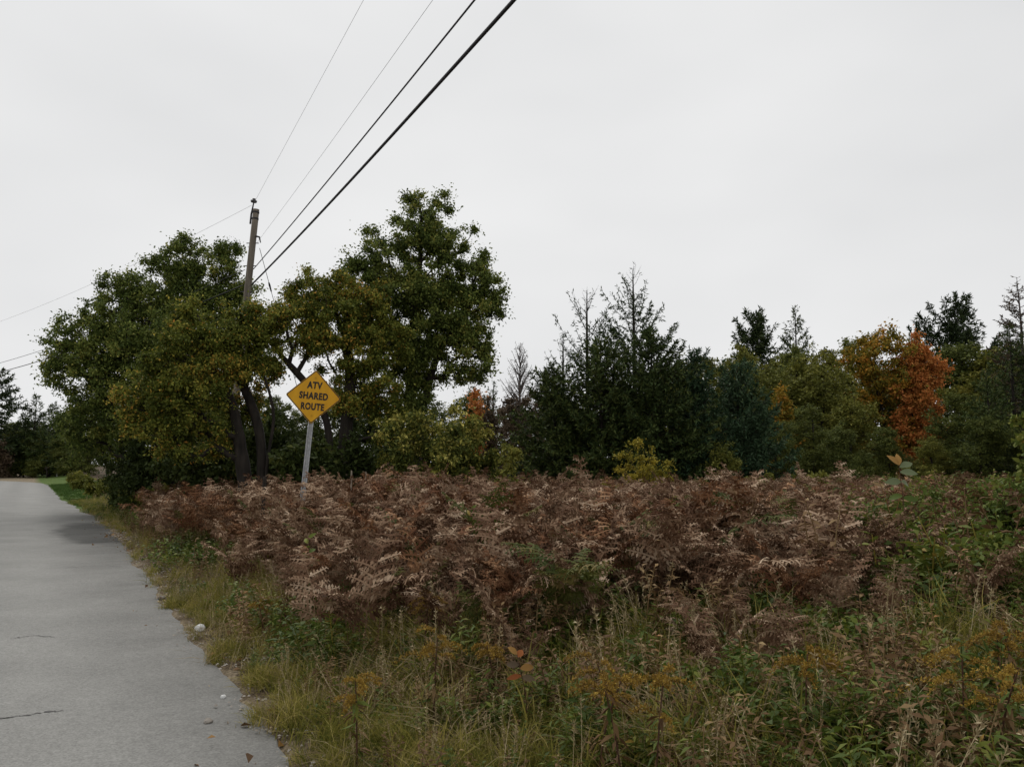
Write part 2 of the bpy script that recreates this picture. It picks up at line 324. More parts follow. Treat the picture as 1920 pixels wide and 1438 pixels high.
def road_pt(a, s):
    """point a metres along the road and s metres right of the camera's line; the road bends left beyond 72 m"""
    a = np.asarray(a, float); a0, Rb = 72.0, 55.0
    over = np.clip(a - a0, 0, 85); th = over / Rb
    bx = UX * np.minimum(a, a0); by = UY * np.minimum(a, a0)
    bx = bx + Rb * (np.sin(th) * UX - (1 - np.cos(th)) * NX); by = by + Rb * (np.sin(th) * UY - (1 - np.cos(th)) * NY)
    nx = NX * np.cos(th) + UX * np.sin(th); ny = NY * np.cos(th) + UY * np.sin(th)
    return bx + nx * s, by + ny * s
aa = np.concatenate([np.arange(-30, 40, 0.12), np.arange(40, 155, 0.8)])
edge_r = 1.10 + bulge(aa) + 0.07 * noise2(aa, aa * 0.3, 1.6) + 0.03 * noise2(aa, aa * 0.7, 6.0)
rows = []
ss = [None, None, 0.2, -1.0, -2.0, -3.2, -4.4, -5.6, -5.62]
zz = [-0.05, -0.012, 0.0, 0.02, 0.03, 0.02, 0.0, -0.01, -0.05]
for k_, (s_, z_) in enumerate(zip(ss, zz)):
    sv = edge_r + (0.02 if k_ == 0 else 0.0) if s_ is None else np.full_like(aa, s_)
    x_, y_ = road_pt(aa, sv); rows.append(np.stack([x_, y_, np.full_like(aa, z_)], axis=1))
V = np.stack(rows, axis=1).reshape(-1, 3); nr = len(ss)
i = np.arange(len(aa) - 1)[:, None]; j = np.arange(nr - 1)[None]
Fc = np.stack([i * nr + j, (i + 1) * nr + j, (i + 1) * nr + j + 1, i * nr + j + 1], axis=2).reshape(-1, 4)
road = tag(obj('road', mesh_np('road', V, Fc[:, ::-1], road_mat(), smooth=True)), kind='structure')

M['tar'] = plain_mat('tar', (0.02, 0.019, 0.018), (0.05, 0.045, 0.04), 30, 0.6)
def crack(pts, wdt):
    P = np.array([at(x, y, EYE * F / (y - HZ) * 0.99) for x, y in pts]); t = np.linspace(0, 1, len(P)); tt = np.linspace(0, 1, 30)
    x = np.interp(tt, t, P[:, 0]) + rng.normal(0, 0.008, 30); y = np.interp(tt, t, P[:, 1]) + rng.normal(0, 0.012, 30)
    wv = wdt * (0.5 + rng.random(30)) * np.minimum(1, 6 * (1.001 - tt))
    s = NX * x + NY * y; z = np.interp(s, [-5.6, -4.4, -3.2, -2, -1, 0.2, 1.1], [-0.01, 0, 0.02, 0.03, 0.02, 0.0, -0.012]) + 0.003
    V = np.concatenate([np.stack([x, y - wv, z], 1), np.stack([x, y + wv, z], 1)]); k = np.arange(29)
    return mesh_np('crack', V, np.stack([k, k + 1, k + 31, k + 30], 1), M['tar'])
obj('crack', crack([(-60, 1332), (20, 1322), (80, 1313), (132, 1308)], 0.010), road)
obj('crack', crack([(120, 1058), (180, 1053), (232, 1055)], 0.012), road)
obj('crack', crack([(20, 1185), (70, 1178), (110, 1182)], 0.006), road)

# ------------------------------------------------------------------ trees: skeleton growth
def grow(stems, attr, rg, r_tip=0.006, power=0.43, bal=0.22, step=0.28, wob=0.03):
    pos, par = [], []
    for st in stems:
        st = np.asarray(st, float); prev = -1
        d = np.concatenate([[0], np.cumsum(np.linalg.norm(np.diff(st, axis=0), axis=1))]); n = max(3, int(d[-1] / step) + 1)
        q = np.linspace(0, d[-1], n)
        # smooth the polyline a little
        pts = np.stack([np.interp(q, d, st[:, c]) for c in range(3)], 1)
        for _ in range(3): pts[1:-1] = 0.25 * pts[:-2] + 0.5 * pts[1:-1] + 0.25 * pts[2:]
        for p in pts: pos.append(p); par.append(prev); prev = len(pos) - 1
    cap = len(pos) + int(len(attr) * 14) + 100
    A = np.zeros((cap, 3)); A[:len(pos)] = pos; depth = np.zeros(cap); n = len(pos)
    for k in range(n):
        depth[k] = 0 if par[k] < 0 else depth[par[k]] + np.linalg.norm(A[k] - A[par[k]])
    d0 = np.min(np.linalg.norm(attr[:, None] - A[None, :n], axis=2), axis=1)
    tips = []
    for a in attr[np.argsort(d0)]:
        dd = np.linalg.norm(A[:n] - a, axis=1)
        cost = dd + bal * depth[:n] + 0.5 * np.clip(A[:n, 2] - a[2], 0, None) * 0.3
        b = int(np.argmin(cost)); L_ = dd[b]
        m = max(1, int(L_ / step))
        if n + m >= cap: break
        ctrl = 0.5 * (A[b] + a) + np.array([0, 0, 0.10 * L_]) + rg.normal(0, 0.06 * L_ + 1e-6, 3); prev = b
        for q in range(1, m + 1):
            v = q / m; p = (1 - v) ** 2 * A[b] + 2 * v * (1 - v) * ctrl + v * v * a
            if q < m: p = p + rg.normal(0, wob, 3)
            A[n] = p; par.append(prev); depth[n] = depth[prev] + np.linalg.norm(p - A[prev]); prev = n; n += 1
        tips.append(n - 1)
    A = A[:n]; par = np.array(par); wgt = np.zeros(n); wgt[tips] = 1
    best = np.full(n, -1); bw = np.zeros(n)
    for k in range(n - 1, -1, -1):
        wgt[k] = max(wgt[k], 0.6); p = par[k]
        if p >= 0:
            wgt[p] += wgt[k]
            if wgt[k] > bw[p]: bw[p] = wgt[k]; best[p] = k
    rad_ = r_tip * wgt ** power
    return A, par, rad_, best, np.array(tips)

def wood(A, par, rad_, best, rmin=0.0):
    k = np.where((par >= 0) & (rad_ >= rmin))[0]; p = par[k]
    T = A - A[np.where(par >= 0, par, 0)]; roots = par < 0
    T[roots] = A[np.where(best[roots] >= 0, best[roots], 0)] - A[roots]
    main = best[p] == k
    T0 = np.where(main[:, None], T[p], T[k]); R0 = np.where(main, rad_[p], np.minimum(rad_[p], 1.25 * rad_[k]))
    thick = rad_[k] > 0.03
    out_ = []
    for msk, sd_ in ((thick, 8), (~thick, 4)):
        if msk.any(): out_.append(frustums(A[p[msk]], A[k[msk]], R0[msk], rad_[k[msk]], sd_, T0[msk], T[k[msk]]))
    return cat_vf(out_)

def lobe_pts(lobes, rg, dens):
    out_ = []
    for (c, r) in lobes:
        c = np.asarray(c, float); r = np.asarray(r, float) * np.ones(3)
        n = max(4, int(dens * (r[0] * r[1] * r[2]) ** (2 / 3)))
        d = norm(rg.normal(size=(n, 3))); u = rg.random(n) ** 0.5
        u = np.where(rg.random(n) < 0.22, u * rg.uniform(1.0, 1.6, n), u)
        p = c + d * u[:, None] * r; out_.append(p[noise2(p[:, 0] + 0.6 * p[:, 1], p[:, 2] - 0.4 * p[:, 1], 3.2 / max(0.5, float(r.mean()))) > -1.05])
    return np.vstack(out_)

def foliage(A, par, rad_, tips, rg, n, spread, ln, asp=0.55, rthin=0.02, up=0.5, tip_bias=0.65):
    thin = np.where(rad_ < rthin)[0]
    if len(thin) == 0: thin = tips
    nt_ = int(n * tip_bias)
    idx = np.concatenate([rg.choice(tips, nt_), rg.choice(thin, n - nt_)])
    # clumpy: some twigs carry many more leaves
    wg = rg.gamma(1.3, 1.0, len(A)); keep = rg.random(len(idx)) < np.clip(wg[idx] / 1.6, 0.12, 1); idx = idx[keep]; m = len(idx)
    sp = np.where(rg.random(m) < 0.6, 0.4, 0.85)[:, None] * spread
    P = A[idx] + rg.normal(0, 1, (m, 3)) * sp * np.array([1, 1, 0.8])
    D = rg.normal(0, 1, (m, 3)); D[:, 2] -= 0.35
    N = rg.normal(0, 1, (m, 3)); N[:, 2] += up
    l = ln * rg.uniform(0.45, 1.5, m)
    V, Fc = leaves(P, D, N, l, l * asp)
    tb = rg.random(len(A)); tint = np.clip(0.45 * tb[idx] + 0.55 * rg.random(m), 0, 1)
    return V, Fc, tint, P

def broad_tree(name, base, stems, lobes, mat, label, cat='tree', group=None, n_leaf=60000, dens=30, ln=0.08, spread=0.14,
               bark='bark', seed=1, r_tip=0.006, power=0.43, asp=0.55, tip_bias=0.65, rmin=0.0, patch=None, crown_name='crown'):
    rg = np.random.default_rng(seed); base = np.asarray(base, float)
    st = [np.asarray(s, float) - base for s in stems]; lb = [(np.asarray(c, float) - base, r) for c, r in lobes]
    attr = lobe_pts(lb, rg, dens); attr = attr[attr[:, 2] > 0.1]
    A, par, rd, best, tips = grow(st, attr, rg, r_tip, power)
    root = tag(empty(name, base), label, cat, group)
    V, Fc = wood(A, par, rd, best, rmin); obj('trunk', mesh_np('trunk', V, Fc, M[bark], smooth=True), root)
    if n_leaf:
        V, Fc, tint, P = foliage(A, par, rd, tips, rg, n_leaf, spread, ln, asp, tip_bias=tip_bias)
        if patch is not None:                   # patches of the crown that have turned colour
            tint = np.where(rg.random(len(tint)) < patch(P + base, rg), rg.uniform(0.8, 1.0, len(tint)), tint * 0.85)
        obj(crown_name, mesh_np(crown_name, V, Fc, M[mat], tint), root)
    return root

def copy_tree(o, loc, rz=0.0, s=1.0, label=None, group=None, sz=None):
    r = o.copy(); col.objects.link(r); r.location = loc; r.rotation_euler = (0, 0, rz); r.scale = (s, s, s if sz is None else sz)
    if label: r['label'] = label
    if group: r['group'] = group
    for ch in o.children:
        c = ch.copy(); col.objects.link(c); c.parent = r
    return r

def lob(px, py, rx, ry, t, ratio=0.9):
    return (at(px, py, t), (rx * t / F, rx * t / F * ratio, ry * t / F))

def gp(px, t, dz=0.0):
    x = (px - 960) / F / math.cos(PITCH) * t * (1.0 + 0.0)
    return np.array([x, t, float(gz(x, t)) + dz])

# --- apple trees by the pole
def turned(P, rg):
    return 0.05 + 0.30 * np.clip(noise2(P[:, 0] * 1.0 + 3, P[:, 2] * 1.2 + P[:, 1] * 0.5, 1.1), 0, 1)
# left tree overhanging the road
b = gp(300, 26.5)
broad_tree('apple_tree', b, [
    [b, at(305, 800, 26.5), at(290, 700, 26.3), at(250, 610, 26)],
    [b + [0.25, 0.1, 0], at(350, 780, 26.6), at(370, 650, 26.8), at(390, 540, 27)],
    [b + [-0.2, 0, 0], at(260, 810, 26), at(190, 740, 25.6), at(140, 680, 25.5)]],
    [lob(150, 800, 45, 55, 26.5), lob(128, 655, 48, 45, 25.5), lob(200, 590, 52, 48, 26), lob(255, 560, 55, 55, 26.5), lob(270, 640, 90, 70, 26), lob(335, 520, 62, 60, 27),
     lob(405, 520, 55, 60, 27), lob(430, 600, 55, 55, 27), lob(185, 700, 75, 45, 25.5), lob(330, 690, 110, 70, 26), lob(165, 755, 40, 40, 25.5),
     lob(250, 770, 95, 65, 26), lob(380, 770, 90, 70, 26.5), lob(215, 535, 30, 26, 26.3), lob(345, 470, 34, 26, 27), lob(425, 475, 28, 26, 27), lob(460, 660, 50, 50, 26.8), lob(120, 610, 26, 24, 25.6), lob(105, 690, 30, 40, 25.5), lob(220, 650, 70, 50, 25.8), lob(300, 590, 70, 50, 26.4), lob(370, 570, 60, 50, 26.8), lob(450, 555, 34, 44, 27.2), lob(215, 810, 60, 45, 27)],
    'apple_green', 'spreading dark green apple tree whose crown overhangs the road beside the pole', n_leaf=260000, dens=80, ln=0.088, spread=0.19, seed=3, r_tip=0.0095, power=0.46)
# foremost tree, in front of the pole, turning yellow
b = gp(478, 19.0)
broad_tree('apple_tree', b, [
    [b, at(452, 850, 19), at(440, 760, 18.9), at(400, 690, 18.7), at(350, 650, 18.6)],
    [b + [0.2, 0.1, 0], at(492, 830, 19.1), at(478, 770, 19.2), at(440, 690, 19.1), at(445, 630, 19.2)],
    [b + [0.35, 0.0, 0], at(500, 850, 19.0), at(520, 780, 19), at(500, 720, 18.8)]],
    [lob(355, 645, 55, 42, 18.6), lob(430, 625, 62, 45, 19), lob(385, 715, 75, 45, 18.7), lob(470, 640, 55, 40, 19.2), lob(330, 745, 55, 55, 18.6), lob(450, 690, 50, 35, 18.8),
     lob(300, 690, 40, 40, 18.7), lob(385, 790, 50, 45, 18.8), lob(485, 610, 42, 34, 19.2), lob(320, 820, 55, 40, 18.9), lob(255, 745, 45, 45, 19.4), lob(290, 780, 55, 50, 19.2), lob(400, 840, 50, 35, 19.2), lob(350, 590, 45, 30, 19), lob(420, 660, 60, 40, 18.7), lob(500, 705, 38, 34, 19.3), lob(470, 770, 40, 40, 19.6)],
    'apple', 'yellowing apple tree with several dark leaning stems in front of the pole', n_leaf=150000, dens=95, ln=0.066, spread=0.14, seed=8, r_tip=0.0095, power=0.49, patch=turned)
# middle tree whose limb arches to the left behind the sign
b = gp(625, 20.0)
broad_tree('apple_tree', b, [
    [b, at(618, 800, 20), at(598, 745, 19.8), at(560, 702, 19.6), at(512, 652, 19.4), at(490, 615, 19.5)],
    [b + [0.2, 0.1, 0], at(650, 790, 20.1), at(660, 700, 20.2), at(640, 600, 20.4), at(600, 545, 20.5)]],
    [lob(510, 600, 48, 40, 19.5), lob(560, 590, 55, 48, 19.8), lob(600, 550, 48, 38, 20.2), lob(548, 545, 25, 25, 20.2), lob(655, 600, 65, 55, 20.2), lob(700, 665, 50, 42, 20),
     lob(610, 640, 65, 35, 19.7), lob(690, 560, 40, 38, 20.4), lob(700, 740, 55, 45, 20), lob(655, 690, 40, 30, 20.0), lob(480, 585, 36, 30, 19.6), lob(560, 640, 50, 34, 19.7), lob(630, 545, 40, 36, 20.3), lob(690, 620, 50, 44, 20.2), lob(740, 640, 40, 50, 20.3), lob(600, 600, 60, 44, 20), lob(650, 745, 50, 35, 20.4), lob(720, 790, 45, 40, 20.2)],
    'apple', 'apple tree with one thick limb arching over behind the diamond sign', n_leaf=140000, dens=85, ln=0.066, spread=0.14, seed=12, r_tip=0.0095, power=0.48, patch=turned)
# tall right tree
b = gp(775, 22.0)
broad_tree('apple_tree', b, [
    [b, at(772, 800, 22), at(768, 700, 22), at(775, 600, 22), at(788, 500, 22), at(790, 400, 22)],
    [b + [0.1, 0, 0], at(790, 770, 22), at(820, 660, 21.8), at(870, 590, 21.7)]],
    [lob(768, 375, 26, 30, 22), lob(822, 385, 22, 32, 22), lob(790, 420, 50, 30, 22), lob(765, 455, 72, 42, 22), lob(720, 505, 72, 48, 21.8), lob(835, 470, 55, 45, 22), lob(893, 510, 42, 48, 22),
     lob(790, 545, 95, 60, 21.8), lob(900, 575, 42, 48, 22), lob(860, 640, 68, 45, 21.8), lob(770, 630, 85, 45, 22), lob(690, 550, 45, 45, 22), lob(900, 660, 35, 30, 22), lob(740, 690, 45, 45, 22), lob(790, 700, 35, 60, 22), lob(665, 500, 30, 30, 21.9), lob(925, 560, 26, 34, 22), lob(850, 560, 60, 50, 21.9), lob(700, 610, 50, 46, 22), lob(775, 560, 60, 50, 21.5), lob(780, 660, 50, 50, 21.6), lob(830, 600, 60, 50, 21.5), lob(760, 750, 45, 45, 21.8), lob(870, 700, 50, 25, 21.8)],
    'apple_green', 'tall dark green apple tree rising above the other trees to a ragged top', n_leaf=200000, dens=75, ln=0.076, spread=0.16, seed=21, r_tip=0.0095)

# --- dark understorey and shrubs beneath and beside the apple trees
def shrub(name, px, t, wpx, top, mat, label, group=None, seed=1, n_leaf=20000, ln=0.08, dens=26, spread=0.12, bark='bark', cat='shrub', low=0.25, asp=0.55, nst=5):
    rg = np.random.default_rng(seed); b = gp(px, t); ztop = at(px, top, t)[2]; hw = wpx * 0.5 * t / F; h = max(0.4, ztop - b[2])
    lobes = []
    for k in range(7):
        cx = rg.uniform(-0.7, 0.7); cz = rg.uniform(low, 0.72 - 0.25 * abs(cx))
        lobes.append((b + np.array([cx * hw, rg.uniform(-0.5, 0.5) * hw, cz * h]), (hw * 0.45, hw * 0.42, h * 0.26)))
    stems = []
    for k in range(nst):
        d = rg.uniform(-1, 1, 2) * 0.12 * hw; e = rg.uniform(-0.6, 0.6, 2) * hw
        stems.append([b + [d[0], d[1], -0.05], b + [d[0] * 2 + e[0] * 0.3, d[1] * 2 + e[1] * 0.3, h * 0.3], b + [e[0], e[1], h * rg.uniform(0.5, 0.75)]])
    return broad_tree(name, b, stems, lobes, mat, label, cat, group, n_leaf, dens, ln, spread, bark, seed, r_tip=0.004, asp=asp)
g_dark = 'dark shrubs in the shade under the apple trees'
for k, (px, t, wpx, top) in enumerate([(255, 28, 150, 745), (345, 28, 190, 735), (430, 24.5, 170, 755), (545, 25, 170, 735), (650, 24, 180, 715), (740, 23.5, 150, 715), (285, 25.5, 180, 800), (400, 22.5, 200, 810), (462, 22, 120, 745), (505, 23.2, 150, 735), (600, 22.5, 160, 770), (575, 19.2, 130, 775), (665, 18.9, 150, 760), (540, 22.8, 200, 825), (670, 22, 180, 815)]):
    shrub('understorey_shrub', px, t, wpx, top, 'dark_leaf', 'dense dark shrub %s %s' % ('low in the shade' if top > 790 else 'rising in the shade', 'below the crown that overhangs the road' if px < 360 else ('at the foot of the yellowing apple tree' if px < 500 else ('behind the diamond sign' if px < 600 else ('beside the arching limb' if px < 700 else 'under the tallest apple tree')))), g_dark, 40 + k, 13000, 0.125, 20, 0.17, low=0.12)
shrub('honeysuckle_shrub', 785, 17.8, 240, 705, 'yellow_dot', 'tall rounded shrub dotted with pale yellow leaves beside the tallest apple tree', None, 61, 34000, 0.08, 34, 0.13, low=0.15)
shrub('honeysuckle_shrub', 878, 17.2, 170, 740, 'yellow_dot', 'sloping olive shrub with yellow specks at the end of the apple tree row', None, 62, 22000, 0.08, 34, 0.12, low=0.15)
shrub('low_shrub', 948, 16.5, 120, 815, 'olive', 'low dull olive shrub between the speckled shrubs and the conifers', None, 63, 12000, 0.06, 34, 0.10, low=0.1)
shrub('golden_bush', 1192, 20.0, 115, 792, 'gold', 'yellow-leaved young bush standing before the dark conifers', None, 64, 9000, 0.06, 60, 0.09, low=0.15, nst=14)

# ------------------------------------------------------------------ conifers
def conifer(name, loc, h, Rb, label, mat='spruce', seed=1, z0=0.06, nwh=24, per=6, e_top=0.9, e_bot=-0.15, curl=0.25, prof=0.8, twig=0.45,
            spray=0.13, dens=1.0, bare_top=0.0, group=None, bark='bark', cat='tree', gap=0.0, width=0.28, rmul=1.0):
    rg = np.random.default_rng(seed); P0, P1, R0, R1, D = [], [], [], [], []
    zs = np.linspace(z0, 0.985, nwh) ** 0.92
    sway = rg.normal(0, 0.012 * h, 2)
    def trunk_at(f): return np.array([sway[0] * math.sin(f * 2.2), sway[1] * math.sin(f * 2.6), f * h])
    for zf in zs:
        if rg.random() < gap: continue
        Lr = Rb * (1 - zf) ** prof + 0.04 * h * (1 - zf) + 0.03 * h * (1 - zf) ** 0.3
        for q in range(max(3, int(per * (0.6 + 0.6 * (1 - zf)) + rg.integers(-1, 2)))):
            L_ = Lr * rg.uniform(0.6, 1.15); az = rg.uniform(0, 6.283); el = (e_bot + (e_top - e_bot) * zf ** 1.4) + rg.normal(0, 0.1)
            hd = np.array([math.cos(az), math.sin(az), 0]); side = np.array([-hd[1], hd[0], 0]); b0 = trunk_at(max(0.01, zf + rg.normal(0, 0.008)))
            nv = 5; v = np.linspace(0, 1, nv + 1)
            pts = b0 + hd * (L_ * v * math.cos(el))[:, None] + np.array([0, 0, 1.0]) * (L_ * (math.sin(el) * v + curl * v ** 2))[:, None] + side * (rg.normal(0, 0.05) * L_ * v ** 2)[:, None]
            r0 = (0.006 + 0.010 * L_) * rmul
            dn = dens * (1.0 if zf < 1 - bare_top else max(0.05, 1 - (zf - (1 - bare_top)) / max(bare_top, 1e-3)) ** 1.3)
            for s_ in range(nv):
                P0.append(pts[s_]); P1.append(pts[s_ + 1]); R0.append(r0 * (1 - 0.8 * v[s_]) * 0.9); R1.append(r0 * (1 - 0.8 * v[s_ + 1]) * 0.9); D.append(dn * (0.5 + v[s_]))
            ntw = max(2, int(L_ / 0.16))
            for kk in range(ntw):
                vv = rg.uniform(0.2, 0.97); sg = 1 if kk % 2 else -1
                bp = np.array([np.interp(vv, v, pts[:, c]) for c in range(3)])
                tl = twig * L_ * (1.05 - vv) * rg.uniform(0.5, 1.1) + 0.05
                dr = norm(hd * 0.75 + side * sg * 0.7 + np.array([0, 0, rg.normal(-0.02, 0.18) + curl * 0.4]))
                P0.append(bp); P1.append(bp + dr * tl); R0.append(0.005 * rmul); R1.append(0.002 * rmul); D.append(dn)
    P0 = np.array(P0); P1 = np.array(P1); D = np.array(D); ln = np.linalg.norm(P1 - P0, axis=1)
    cnt = rg.poisson(np.clip(ln / (0.36 * spray) * D, 0, 60)); idx = np.repeat(np.arange(len(P0)), cnt); m = len(idx)
    u = rg.random(m)[:, None]; Pq = P0[idx] * (1 - u) + P1[idx] * u
    dr = norm(P1[idx] - P0[idx]) * 0.7 + rg.normal(0, 0.5, (m, 3)); l = spray * rg.uniform(0.6, 1.3, m)
    V, Fc = leaves(Pq, dr, rg.normal(0, 1, (m, 3)) + [0, 0, 0.5], l, l * width, 0.1)
    root = tag(empty(name, loc), label, cat, group)
    f = np.linspace(0, 1, 14); tp = np.array([trunk_at(q) for q in f]); tp[0, 2] -= 0.1
    Vt, Ft = cat_vf([tube(tp, 0.012 + (0.011 * h + 0.02) * (1 - f) ** 0.8, 7), frustums(P0, P1, R0, R1, 3)])
    obj('trunk', mesh_np('trunk', Vt, Ft, M[bark]), root)
    obj('crown', mesh_np('crown', V, Fc, M[mat], rg.random(m)), root)
    return root

def hgt(px, py, t): return float(at(px, py, t)[2] - gp(px, t)[2])
conifer('larch_tree', gp(1190, 28), hgt(1190, 505, 28), 2.1, 'tall larch with a sparse spiky leader above the dark conifers', 'larch', 71, nwh=26, per=5, e_top=0.75, e_bot=0.0, curl=0.55, dens=2.2, bare_top=0.34, twig=0.42, spray=0.13, prof=0.6)
conifer('larch_tree', gp(1106, 27), hgt(1106, 545, 27), 1.9, 'thin nearly bare larch top standing left of the taller larch', 'larch', 72, nwh=20, per=5, e_top=0.7, e_bot=0.1, curl=0.6, dens=1.7, bare_top=0.5, twig=0.42, spray=0.13, prof=0.6)
conifer('larch_tree', gp(1060, 28.5), hgt(1050, 625, 28.5), 1.5, 'small larch with bare upswept twigs at the left of the conifer clump', 'larch', 73, nwh=18, per=6, e_top=0.8, e_bot=0.2, curl=0.5, dens=0.9, bare_top=0.45)
conifer('spruce_tree', gp(1040, 26), hgt(1040, 700, 26), 1.7, 'bushy dark spruce at the left end of the conifer clump', 'spruce', 74, nwh=22, per=8, dens=2.4, spray=0.16, prof=0.5, z0=0.03)
conifer('spruce_tree', gp(1130, 25.5), hgt(1130, 650, 25.5), 2.1, 'dense dark spruce right below the bare larch top', 'spruce', 75, nwh=24, per=8, dens=2.4, spray=0.16, prof=0.5, z0=0.03)
conifer('spruce_tree', gp(1225, 25.5), hgt(1225, 632, 25.5), 2.2, 'broad dark spruce below the tall larch behind the yellow bush', 'spruce', 76, nwh=24, per=8, dens=2.4, spray=0.16, prof=0.5, z0=0.03)
conifer('pine_tree', gp(1300, 26.5), hgt(1300, 668, 26.5), 1.8, 'blue-green young pine in the middle of the conifer clump', 'bluepine', 77, nwh=22, per=8, dens=2.2, spray=0.16, prof=0.55, z0=0.04, curl=0.35, e_bot=0.1)
conifer('pine_tree', gp(1385, 27.5), hgt(1385, 690, 27.5), 1.8, 'blue-green young pine at the right end of the conifer clump', 'bluepine', 78, nwh=22, per=8, dens=2.2, spray=0.16, prof=0.55, z0=0.04, curl=0.35, e_bot=0.1)
shrub('leafy_shrub', 1295, 29, 130, 628, 'olive', 'light green broadleaf shrub rising behind the blue-green pine', None, 79, 16000, 0.11, 24, 0.16)
shrub('leafy_shrub', 1350, 24.5, 90, 790, 'olive', 'low bright olive shrub against the blue-green pines', None, 80, 9000, 0.08, 30, 0.11)

# ------------------------------------------------------------------ woods behind
def wood_tree(name, px, top, t, wpx, mat, label, group=None, seed=1, n_leaf=14000, ln=0.2, shape=1.0, bark='bark', dens=16, low=0.06):
    rg = np.random.default_rng(seed); b = gp(px, t); h = hgt(px, top, t); hw = wpx * 0.5 * t / F
    lobes = []
    for k in range(13):
        fz = low + (0.86 - low) * (k + rg.random()) / 13; wd = (1 - fz) ** 0.5 * shape + 0.15; an = rg.uniform(0, 6.28); rr = rg.uniform(0.1, 0.75) * wd
        lobes.append((b + np.array([math.cos(an) * rr * hw, math.sin(an) * rr * hw, fz * h]), (hw * 0.48, hw * 0.48, h * 0.14)))
    lobes.append((b + np.array([0, 0, 0.9 * h]), (hw * 0.3, hw * 0.3, h * 0.1)))
    stems = [[b - [0, 0, 0.1], b + [rg.normal(0, 0.2), 0, 0.45 * h], b + [rg.normal(0, 0.3), rg.normal(0, 0.3), 0.85 * h]]]
    return broad_tree(name, b, stems, lobes, mat, label, 'tree', group, int(n_leaf * 1.7), dens, ln, ln * 1.5, bark, seed, r_tip=0.012)

wood_tree('maple_tree', 1650, 606, 55, 165, 'orange', 'maple turning orange and gold among the green woods', None, 101, 26000, 0.2, 1.0)
wood_tree('maple_tree', 1722, 622, 53.5, 120, 'red', 'bright red-orange maple leaning against the golden one', None, 102, 20000, 0.2, 0.8)
wood_tree('young_maple_tree', 1466, 718, 44, 70, 'orange', 'small orange-topped tree at the foot of the green woods', None, 103, 6000, 0.16, 0.9)
conifer('white_pine_tree', gp(1412, 74), hgt(1412, 600, 74), 3.2, 'rounded dark pine crown on the skyline beside the narrow spruce', 'pine', 104, nwh=20, per=6, e_top=0.9, e_bot=0.15, curl=0.45, prof=0.35, spray=0.42, dens=2.3, z0=0.35, twig=0.5)
conifer('skyline_spruce_tree', gp(1497, 76), hgt(1497, 578, 76), 3.6, 'pointed thin-needled spruce on the skyline between pine and maple', 'spruce', 105, nwh=22, per=5, spray=0.32, dens=1.4, prof=0.7, z0=0.2, curl=0.2, e_bot=0.15)
conifer('white_pine_tree', gp(1800, 72), hgt(1800, 572, 72), 4.2, 'big dark pine with upswept boughs behind the red maple', 'pine', 106, nwh=15, per=5, e_top=0.9, e_bot=0.2, curl=0.45, prof=0.4, spray=0.42, dens=2.3, z0=0.35, twig=0.5)
conifer('white_pine_tree', gp(1738, 75), hgt(1738, 603, 75), 2.6, 'smaller dark pine showing just over the red maple', 'pine', 107, nwh=14, per=5, e_top=0.9, e_bot=0.15, curl=0.4, prof=0.4, spray=0.42, dens=2.0, z0=0.4, twig=0.5)
conifer('larch_tree', gp(1908, 46), hgt(1908, 520, 46), 2.2, 'tall thin grey-purple larch over the dark spruce beyond the fern field', 'brown_leaf', 108, nwh=34, per=7, e_top=0.5, e_bot=0.0, curl=0.15, dens=1.3, bare_top=0.15, spray=0.2, prof=0.6, bark='bark_grey', rmul=1.8)
conifer('spruce_tree', gp(1898, 42), hgt(1898, 612, 42), 2.0, 'dark narrow spruce in front of the thin grey larch', 'spruce', 109, nwh=26, per=8, dens=1.3, prof=0.6, spray=0.2)
conifer('spruce_tree', gp(1850, 40), hgt(1850, 700, 40), 1.6, 'short dark spruce between the red maple and the narrow spruce', 'spruce', 110, nwh=22, per=8, dens=1.3, prof=0.6, spray=0.2)

g_w = 'broadleaf trees filling the woods behind the field'
src = {m_: [wood_tree('broadleaf_tree', px, top, t, wp, m_, lab, g_w, sd_, 20000, 0.19, 1.2) for px, top, t, wp, sd_ in lst] for m_, lab, lst in (
    ('olive', 'olive green broadleaf tree in the woods behind the field', [(1395, 652, 58, 170, 121), (1560, 650, 60, 170, 122)]),
    ('mid', 'dark green broadleaf tree in the woods behind the field', [(1480, 650, 62, 170, 123), (1600, 632, 63, 150, 124)]))}
LW = {'olive': 'olive green broadleaf tree in the woods behind the field', 'mid': 'dark green broadleaf tree in the woods behind the field'}
ref_h = {'olive': [hgt(1395, 652, 58), hgt(1560, 650, 60)], 'mid': [hgt(1480, 650, 62), hgt(1600, 632, 63)]}
WOOD_MARKS = [(1150, 'bare larches'), (1300, 'blue-green pines'), (1412, 'rounded skyline pine'), (1497, 'pointed skyline spruce'), (1570, 'gap left of the golden maple'), (1650, 'golden maple'), (1725, 'red maple'), (1800, 'big dark pine'), (1900, 'narrow dark spruce'), (2030, 'thin grey larch')]
def wood_label(m_, px, t):
    mk_ = min(WOOD_MARKS, key=lambda q: abs(q[0] - px))[1]
    row = 'front' if t < 43 else ('middle' if t < 53 else 'back')
    return '%s tree in the woods, %s row, by the %s' % ({'olive': 'olive', 'mid': 'dark green'}[m_], row, mk_)
for m_, lst in src.items():
    for o_ in lst: o_['label'] = wood_label(m_, 960 + o_.location.x / o_.location.y * F, o_.location.y)
def wcopy(m_, v, px, top, t, rz):
    s_ = hgt(px, top, t) / ref_h[m_][v]
    copy_tree(src[m_][v], gp(px, t), rz, min(s_ * 1.35, 1.35), wood_label(m_, px, t), g_w, s_)
